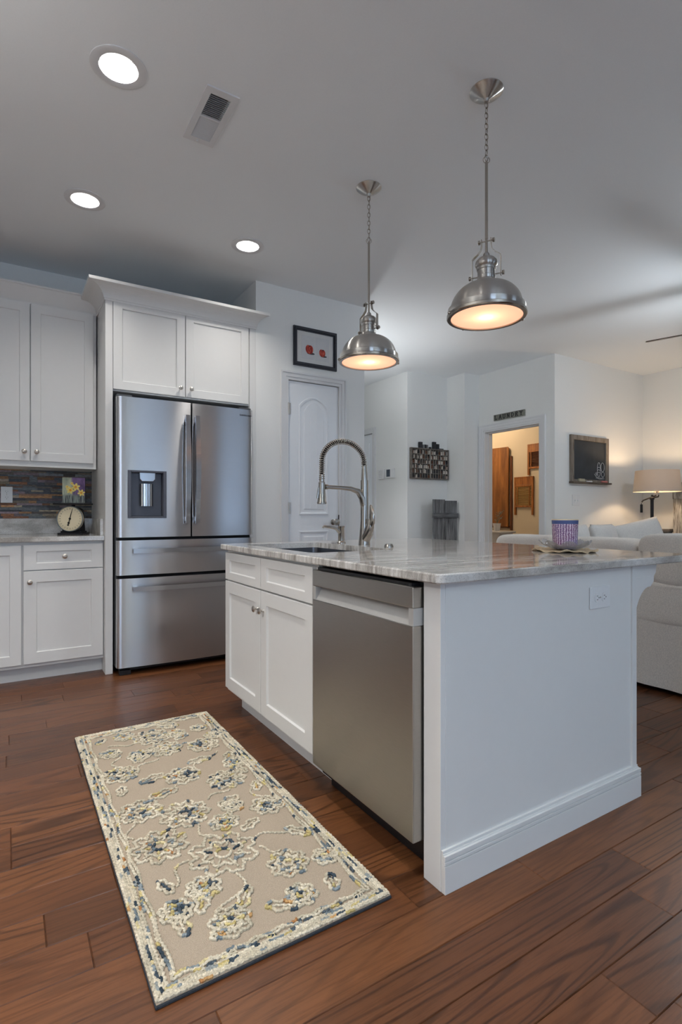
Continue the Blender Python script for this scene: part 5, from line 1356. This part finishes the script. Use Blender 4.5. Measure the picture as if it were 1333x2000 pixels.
# ---------------------------------------------------------------- sofa
def cushion(x0, x1, y0, y1, z0, z1, puff=0.6, n=14, seed=1, sag=0.0):
    """soft box: superellipsoid with seeded wrinkles"""
    b = MB(); rr = random.Random(seed); ph = [rr.uniform(0, 6) for _ in range(6)]
    cx_, cy_, cz_ = (x0+x1)/2, (y0+y1)/2, (z0+z1)/2; hx_, hy_, hz_ = (x1-x0)/2, (y1-y0)/2, (z1-z0)/2
    bm = bmesh.new(); bmesh.ops.create_cube(bm, size=2.0); bmesh.ops.subdivide_edges(bm, edges=bm.edges[:], cuts=n, use_grid_fill=True)
    e = 3.4 + (1-puff)*5
    for v in bm.verts:
        p = v.co; d_ = (abs(p.x)**e+abs(p.y)**e+abs(p.z)**e)**(1/e)
        q = p/d_
        wob = 1 + 0.018*math.sin(5*q.y+ph[0]+2*q.z) + 0.014*math.sin(9*q.y*q.z+ph[1]) + 0.01*math.sin(13*q.y+7*q.z+ph[2])
        z = q.z*hz_*wob - sag*(1-q.y*q.y)*max(0, q.z)
        v.co = (cx_+q.x*hx_*wob, cy_+q.y*hy_, cz_+z)
    me = bpy.data.meshes.new('cushion'); bm.to_mesh(me); bm.free()
    for p in me.polygons: p.use_smooth = True
    return me
def soft(name, me, m, root):
    me.transform(Matrix.Translation(-root.location)); me.name = name
    o = bpy.data.objects.new(name, me); C.objects.link(o); me.materials.append(m); o.parent = root; return o
t = thing('sofa', (3.8, 1.6, 0), 'long off-white slipcovered sofa with its back to the island', 'sofa')
S0, S1 = -0.6, 3.02
# slipcover: back panel with gentle folds and a loose hem
b = MB(); nu, nv = 120, 16; x0 = 3.31
def hem(y, q): # q 0 at hem, 1 at top
    return x0 - 0.018*(1-q)**2 + (0.010*math.sin(y*9.0) + 0.006*math.sin(y*23+1.3))*(1-q)**1.5
for j in range(nv+1):
    q = j/nv
    for i in range(nu+1):
        y = S0 + (S1-S0)*i/nu
        b.v.append((hem(y, q), y, 0.035 + q*0.60 + (0.006*math.sin(y*7) if j == 0 else 0)))
for j in range(nv):
    for i in range(nu): b.face((j*(nu+1)+i, j*(nu+1)+i+1, (j+1)*(nu+1)+i+1, (j+1)*(nu+1)+i), True)
build('slipcover', b, M_sofa, t)
b = MB(); b.box((x0+0.012, S0+0.01, 0.045), (4.20, S1-0.01, 0.40)); build('base', b, M_sofa, t, 0.02, seg=3)
soft('back_frame', cushion(x0-0.004, 3.52, S0, S1, 0.40, 0.665, 0.1, 20, 3), M_sofa, t)
for yy in (S0, S1-0.2): soft('arm', cushion(3.33, 4.25, yy, yy+0.2, 0.25, 0.66, 0.2, 12, 7), M_sofa, t)
bnd = [S0+0.02, 0.98, 1.96, S1-0.02]
bnd = [S0+0.02, 0.62, 1.865, S1-0.01]
for i in range(3): soft('seat_cushion', cushion(3.52, 4.22, max(bnd[i], S0+0.2)+0.01, min(bnd[i+1], S1-0.2)-0.01, 0.38, 0.52, 0.5, 12, 11+i), M_sofa, t)
for i, zt_ in enumerate((0.975, 0.965, 0.925)): soft('back_cushion', cushion(3.305, 3.60, bnd[i]+0.004, bnd[i+1]-0.004, 0.625, zt_, 0.55, 16, 21+i, 0.02), M_sofa, t)
for (xx, yy) in ((3.36, S0+0.08), (3.36, S1-0.1), (4.12, S0+0.08), (4.12, S1-0.1)):
    b = MB(); b.box((xx, yy-0.03, 0), (xx+0.06, yy+0.03, 0.05)); build('foot', b, M_legwood, t)
def pillow(name, c, sx__, sy__, th, rx, ry, rz, label):
    bm = bmesh.new(); bmesh.ops.create_grid(bm, x_segments=18, y_segments=18, size=1.0)
    g = [v.co.copy() for v in bm.verts]; bm.free()
    b = MB(); n = 19
    M = Matrix.Translation(c) @ Matrix.Rotation(rz, 4, 'Z') @ Matrix.Rotation(ry, 4, 'Y') @ Matrix.Rotation(rx, 4, 'X')
    for s_ in (1, -1):
        for j in range(n):
            for i in range(n):
                u, v = -1+2*i/(n-1), -1+2*j/(n-1)
                h_ = ((1-u**4)*(1-v**4))**0.5*th/2
                pin = 1-0.06*(1-abs(u*v))*(abs(u)**3+abs(v)**3)/2
                b.v.append(tuple(M @ Vector((u*sx__/2*pin, s_*h_*(1+0.05*math.sin(5*u+3*v)), v*sy__/2*pin))))
    for s_ in range(2):
        o_ = s_*n*n
        for j in range(n-1):
            for i in range(n-1): b.face((o_+j*n+i, o_+j*n+i+1, o_+(j+1)*n+i+1, o_+(j+1)*n+i), True)
    me = b.mesh(name); bm = bmesh.new(); bm.from_mesh(me); bmesh.ops.remove_doubles(bm, verts=bm.verts, dist=0.0005); bmesh.ops.recalc_face_normals(bm, faces=bm.faces); bm.to_mesh(me); bm.free()
    me.transform(Matrix.Translation(-Vector(c)))
    o = bpy.data.objects.new(name, me); C.objects.link(o); o.location = c; me.materials.append(M_pillow)
    return tag(o, label, 'pillow', 'pillows on the sofa')

# second, farther sofa of the same set, at right angles against the wall side
t = thing('chaise_sofa', (5.0, 3.0, 0), 'farther off-white sofa facing the camera side, in front of the chalkboard wall', 'sofa')
b = MB(); b.box((4.45, 2.75, 0.06), (6.0, 3.55, 0.42)); build('base', b, M_sofa, t, 0.03, seg=3)
soft('back_frame', cushion(4.42, 6.02, 3.40, 3.62, 0.3, 0.76, 0.2, 14, 31), M_sofa, t)
for xx in (4.45, 5.235): soft('seat_cushion', cushion(xx, xx+0.78, 2.73, 3.42, 0.40, 0.55, 0.5, 10, int(xx*10)), M_sofa, t)
for xx in (4.45, 5.235): soft('back_cushion', cushion(xx, xx+0.78, 3.27, 3.45, 0.545, 0.80, 0.55, 10, int(xx*7)), M_sofa, t)
for (xx, yy) in ((4.5, 2.8), (5.92, 2.8), (4.5, 3.48), (5.92, 3.48)):
    b = MB(); b.box((xx-0.025, yy-0.025, 0), (xx+0.025, yy+0.025, 0.06)); build('foot', b, M_legwood, t)

pillow('throw_pillow', (4.62, 3.17, 0.76), 0.44, 0.42, 0.16, R(-12), 0, R(-8), 'white pillow nearest the laundry doorway on the farther sofa')
pillow('throw_pillow', (5.12, 3.15, 0.75), 0.46, 0.44, 0.16, R(-12), 0, R(6), 'white pillow on the farther sofa seen just right of the candle')
pillow('throw_pillow', (5.68, 3.10, 0.76), 0.56, 0.48, 0.18, R(-14), R(-12), R(-24), 'large tilted off-white pillow in front of the floor lamp pole')
# ---------------------------------------------------------------- unseen drum lamps and fan light added to brighten the room
def added_drum_lamp(x, y, drop, watt, col, label):  # added fill lamp, hung out of view
    t = thing('added_drum_pendant', (x, y, CH), label, 'pendant lamp')
    b = MB(); b.lathe([(0, -0.03), (0.05, -0.025), (0.065, 0), (0, 0)], (x, y, CH), 24); build('canopy', b, M_nickel, t)
    b = MB(); b.tube([(x, y, CH-0.02), (x, y, CH-drop+0.05)], 0.006, 10)
    for a in (0, 120, 240): b.tube([(x, y, CH-drop+0.07), (x+(DR-0.002)*math.cos(R(a)), y+(DR-0.002)*math.sin(R(a)), CH-drop+0.07)], 0.003, 6)
    build('stem', b, M_nickel, t)
    b = MB(); b.open_lathe([(DR, -drop-0.08), (DR, -drop+0.08), (DR-0.003, -drop+0.08), (DR-0.003, -drop-0.08), (DR, -drop-0.08)], (x, y, CH), 40); build('drum_shade', b, M_drum, t)
    point('drum_fill_bulb', (x, y, CH-drop), watt, col, 0.05, t); return t
DR = 0.16
M_drum = translucent('white_drum', rgb(240, 240, 238), 0.7)
added_drum_lamp(3.00, 4.75, 1.0, 30, (0.95, 0.97, 1.0), 'added white drum lamp brightening the hall, hidden behind the pantry')
added_drum_lamp(-1.15, 1.35, 0.8, 60, (1.0, 0.97, 0.93), 'added white drum lamp brightening the kitchen aisle left of the camera')
added_drum_lamp(0.9, -1.5, 0.62, 62, (0.72, 0.87, 1.0), 'added white drum lamp giving fill light behind the camera')
b = MB(); b.open_lathe([(0.05, 2.452), (0.13, 2.44), (0.12, 2.40), (0.07, 2.375), (0, 2.365)], (4.72, 1.78, 0), 32)
ft = [o for o in bpy.data.objects if o.name == 'ceiling_fan'][0]
build('added_light_bowl', b, M_drum, ft); point('added_fan_bulb', (4.72, 1.78, 2.34), 46, (0.84, 0.92, 1.0), 0.11, ft)  # unseen bowl and bulb added to light the living side
# ---------------------------------------------------------------- rug
RX0, RX1, RY0, RY1 = 0.270, 0.905, 1.181, 2.798
t = thing('floral_rug', ((RX0+RX1)/2, (RY0+RY1)/2, 0), 'beige hooked runner rug with raised cream, blue and yellow floral yarn', 'rug')
b = MB(); b.box((RX0, RY0, 0.0005), (RX1, RY1, 0.0085)); build('binding', b, M_rugedge, t, 0.002)
b = MB(); b.box((RX0+0.002, RY0+0.002, 0.0085), (RX1-0.002, RY1-0.002, 0.0115)); build('field', b, M_rug, t, 0.001)
rr = random.Random(42); yb = MB()
CR = [(222,212,190),(214,203,180),(230,220,198),(205,196,174)]
PAL = {'c': CR, 'b': [(146,156,160),(124,136,142),(162,168,166)], 'n': [(76,88,98),(64,76,86),(90,100,108)], 'y': [(214,198,142),(224,210,164),(204,186,128)], 'o': [(206,164,112),(190,136,88)]}
def yarn(pts, rad=0.0046, wts=(70, 13, 7, 8, 2), closed=False):
    P_ = [Vector((p[0], p[1], 0)) for p in pts]
    if closed: P_.append(P_[0])
    L2 = [0]
    for i in range(1, len(P_)): L2.append(L2[-1]+(P_[i]-P_[i-1]).length)
    tot = L2[-1]; step = 0.0036; n = max(3, int(tot/step)); res = []; rads = []; cols = []
    k_ = 0; left = 0; cur = rr.choice(CR)
    ph = rr.uniform(0, 6)
    for i in range(n+1):
        d_ = tot*i/n
        while k_ < len(L2)-2 and L2[k_+1] < d_: k_ += 1
        p = P_[k_].lerp(P_[k_+1], (d_-L2[k_])/max(1e-9, L2[k_+1]-L2[k_]))
        nn = (P_[k_+1]-P_[k_]); nn = Vector((-nn.y, nn.x, 0)).normalized() if nn.length > 0 else Vector((1,0,0))
        p = p + nn*(0.0016*math.sin(d_*420+ph)+rr.uniform(-0.0006, 0.0006))
        p.x = min(max(p.x, RX0+0.004), RX1-0.004); p.y = min(max(p.y, RY0+0.004), RY1-0.004)
        res.append((p.x, p.y, 0.0125 + rad*0.35 + rr.uniform(-0.0006, 0.0006))); rads.append(rad*(0.86 + 0.28*(i % 2)))
        left -= tot/n
        if left <= 0:
            kd = rr.choices('cbnyo', wts)[0]; cur = rr.choice(PAL[kd]); left = rr.uniform(0.008, 0.028) if kd != 'c' else rr.uniform(0.02, 0.08)
        jt = rr.uniform(0.9, 1.06); cols.append(lin([min(255, v*jt) for v in cur]))
    yb.tube(res, rads, 6, True, cols)
def smooth_closed(fn, n=90): return [fn(2*PI*i/n) for i in range(n)]
def flower(cx_, cy_, R0, n, rot=0, inner=True, wts=(68, 14, 8, 8, 2)):
    def f1(a):
        r_ = R0*(0.66+0.34*abs(math.cos(n*a/2))**0.7 + 0.05*math.sin(3*n*a)); return (cx_+r_*math.cos(a+rot), cy_+r_*math.sin(a+rot))
    yarn(smooth_closed(f1, 120), closed=True, wts=wts)
    if R0 > 0.035:
        def f2(a):
            r_ = R0*0.62*(0.70+0.30*abs(math.cos(n*a/2))); return (cx_+r_*math.cos(a+rot), cy_+r_*math.sin(a+rot))
        yarn(smooth_closed(f2, 90), closed=True, wts=(64, 17, 9, 8, 2))
    if inner: yarn(smooth_closed(lambda a: (cx_+R0*0.22*math.cos(a), cy_+R0*0.22*math.sin(a)), 24), closed=True, wts=(30, 20, 25, 20, 5))
    for i in range(n):
        a = rot+2*PI*i/n; yarn([(cx_+R0*0.32*math.cos(a), cy_+R0*0.32*math.sin(a)), (cx_+R0*0.82*math.cos(a+0.08), cy_+R0*0.82*math.sin(a+0.08))], 0.0036, (40, 20, 20, 15, 5))
def leaf(cx_, cy_, l_, wd, rot, spikes=3):
    pts = []
    n = 40
    for i in range(n):
        a = 2*PI*i/n; u = l_*math.cos(a); v = wd*math.sin(a)*(1+0.35*math.sin(spikes*2*a)); pts.append((cx_+u*math.cos(rot)-v*math.sin(rot), cy_+u*math.sin(rot)+v*math.cos(rot)))
    yarn(pts, closed=True); yarn([(cx_-l_*0.6*math.cos(rot), cy_-l_*0.6*math.sin(rot)), (cx_+l_*0.6*math.cos(rot), cy_+l_*0.6*math.sin(rot))], 0.0036, (35, 20, 20, 20, 5))
def vine(p0, p1, amp):
    n = 14; d_ = Vector((p1[0]-p0[0], p1[1]-p0[1])); nn = Vector((-d_.y, d_.x))
    yarn([(p0[0]+d_.x*i/n+nn.x*amp*math.sin(PI*i/n*1.6), p0[1]+d_.y*i/n+nn.y*amp*math.sin(PI*i/n*1.6)) for i in range(n+1)], 0.0036)
# border: solid run of close rows
for k_, off in enumerate((0.006, 0.0125, 0.019, 0.0255, 0.032, 0.047, 0.054)):
    x0, x1, y0, y1 = RX0+off, RX1-off, RY0+off, RY1-off
    pts = []
    for (a, c) in (((x0,y0),(x1,y0)), ((x1,y0),(x1,y1)), ((x1,y1),(x0,y1)), ((x0,y1),(x0,y0))):
        m_ = 60
        for i in range(m_):
            q = i/m_; w_ = (0.004*math.sin(i*0.9+k_) if k_ >= 5 else 0.0008*math.sin(i))
            dx, dy = c[0]-a[0], c[1]-a[1]; l_ = math.hypot(dx, dy); pts.append((a[0]+dx*q-dy/l_*w_, a[1]+dy*q+dx/l_*w_))
    yarn(pts, 0.0040, ((78, 8, 2, 9, 3), (74, 12, 4, 8, 2), (44, 26, 22, 6, 2), (40, 26, 24, 6, 4), (70, 12, 6, 9, 3), (60, 16, 10, 11, 3), (66, 14, 6, 11, 3))[k_], True)
# short dashes inside the border band
for i in range(64):
    s_ = rr.random(); side = i % 4
    if side == 0: p = (RX0+0.040, RY0+0.05+s_*1.5); q = (p[0]+rr.uniform(-0.003,0.003), p[1]+0.02)
    elif side == 1: p = (RX1-0.040, RY0+0.05+s_*1.5); q = (p[0]+rr.uniform(-0.003,0.003), p[1]+0.02)
    elif side == 2: p = (RX0+0.05+s_*0.5, RY0+0.040); q = (p[0]+0.02, p[1])
    else: p = (RX0+0.05+s_*0.5, RY1-0.040); q = (p[0]+0.02, p[1])
    yarn([p, q], 0.0040, (10, 35, 35, 12, 8))
fl = [(0.30, 0.42, 0.105, 8), (0.26, 0.70, 0.085, 9), (0.47, 0.86, 0.075, 10), (0.33, 0.98, 0.070, 7), (0.13, 0.80, 0.075, 8), (0.14, 0.56, 0.088, 9), (0.53, 0.60, 0.060, 7),
      (0.33, 1.27, 0.075, 9), (0.31, 1.43, 0.085, 9), (0.49, 1.22, 0.070, 8), (0.12, 1.12, 0.070, 8), (0.45, 0.27, 0.062, 8), (0.53, 1.42, 0.040, 6), (0.115, 1.34, 0.045, 7)]
fl += [(0.42, 0.13, 0.045, 7), (0.20, 0.30, 0.050, 8), (0.22, 0.14, 0.055, 7), (0.56, 0.24, 0.04, 6), (0.11, 0.25, 0.045, 7), (0.42, 0.66, 0.04, 6), (0.55, 0.98, 0.05, 7), (0.22, 1.26, 0.05, 7), (0.42, 1.41, 0.045, 7), (0.20, 1.50, 0.045, 7), (0.36, 0.58, 0.05, 7), (0.56, 1.30, 0.04, 6), (0.42, 1.52, 0.035, 6)]
for (u, v, r_, n) in fl: flower(RX0+u, RY0+v, r_, n, rr.uniform(0, 1))
for (u, v, l_, wd, ro) in ((0.18, 0.25, 0.045, 0.016, 1.2), (0.11, 0.36, 0.035, 0.014, 1.9), (0.20, 0.12, 0.040, 0.018, 0.2), (0.36, 0.12, 0.045, 0.017, 2.6), (0.52, 0.13, 0.035, 0.016, 1.4), (0.28, 0.20, 0.05, 0.015, 0.9), (0.55, 0.40, 0.045, 0.017, 2.2), (0.43, 0.52, 0.04, 0.016, 0.5), (0.11, 0.19, 0.035, 0.015, 1.6),
      (0.42, 0.70, 0.045, 0.02, 0.4), (0.23, 0.88, 0.055, 0.022, 0.2), (0.22, 1.02, 0.05, 0.022, 0.3), (0.43, 1.08, 0.05, 0.02, 0.1), (0.55, 1.05, 0.04, 0.018, 1.2), (0.22, 1.22, 0.04, 0.016, 0.5), (0.43, 1.36, 0.04, 0.016, 0.6), (0.20, 1.50, 0.045, 0.016, 0.3), (0.40, 1.52, 0.045, 0.016, 2.8), (0.10, 0.98, 0.035, 0.015, 1.4), (0.10, 1.50, 0.03, 0.014, 0.9), (0.55, 0.75, 0.035, 0.015, 1.4), (0.55, 0.90, 0.03, 0.014, 1.9)):
    leaf(RX0+u, RY0+v, l_, wd, ro)
for (p0, p1, am) in (((0.30,0.31),(0.22,0.16),0.2),((0.40,0.42),(0.53,0.44),0.2),((0.20,0.44),(0.12,0.36),-0.2),((0.3,0.53),(0.26,0.62),0.2),((0.46,0.34),(0.40,0.38),0.2),((0.36,0.75),(0.45,0.79),0.15),((0.20,0.80),(0.26,0.93),0.2),((0.40,0.98),(0.49,1.14),0.2),((0.19,1.12),(0.27,1.20),0.2),((0.41,1.28),(0.46,1.27),0.2),((0.12,1.20),(0.13,1.30),0.2),((0.08,0.64),(0.08,0.74),0.2),((0.54,0.66),(0.55,0.82),0.2),((0.24,1.42),(0.12,1.40),0.2)):
    vine((RX0+p0[0], RY0+p0[1]), (RX0+p1[0], RY0+p1[1]), am)
build('raised_yarn_pattern', yb, M_yarn, t)
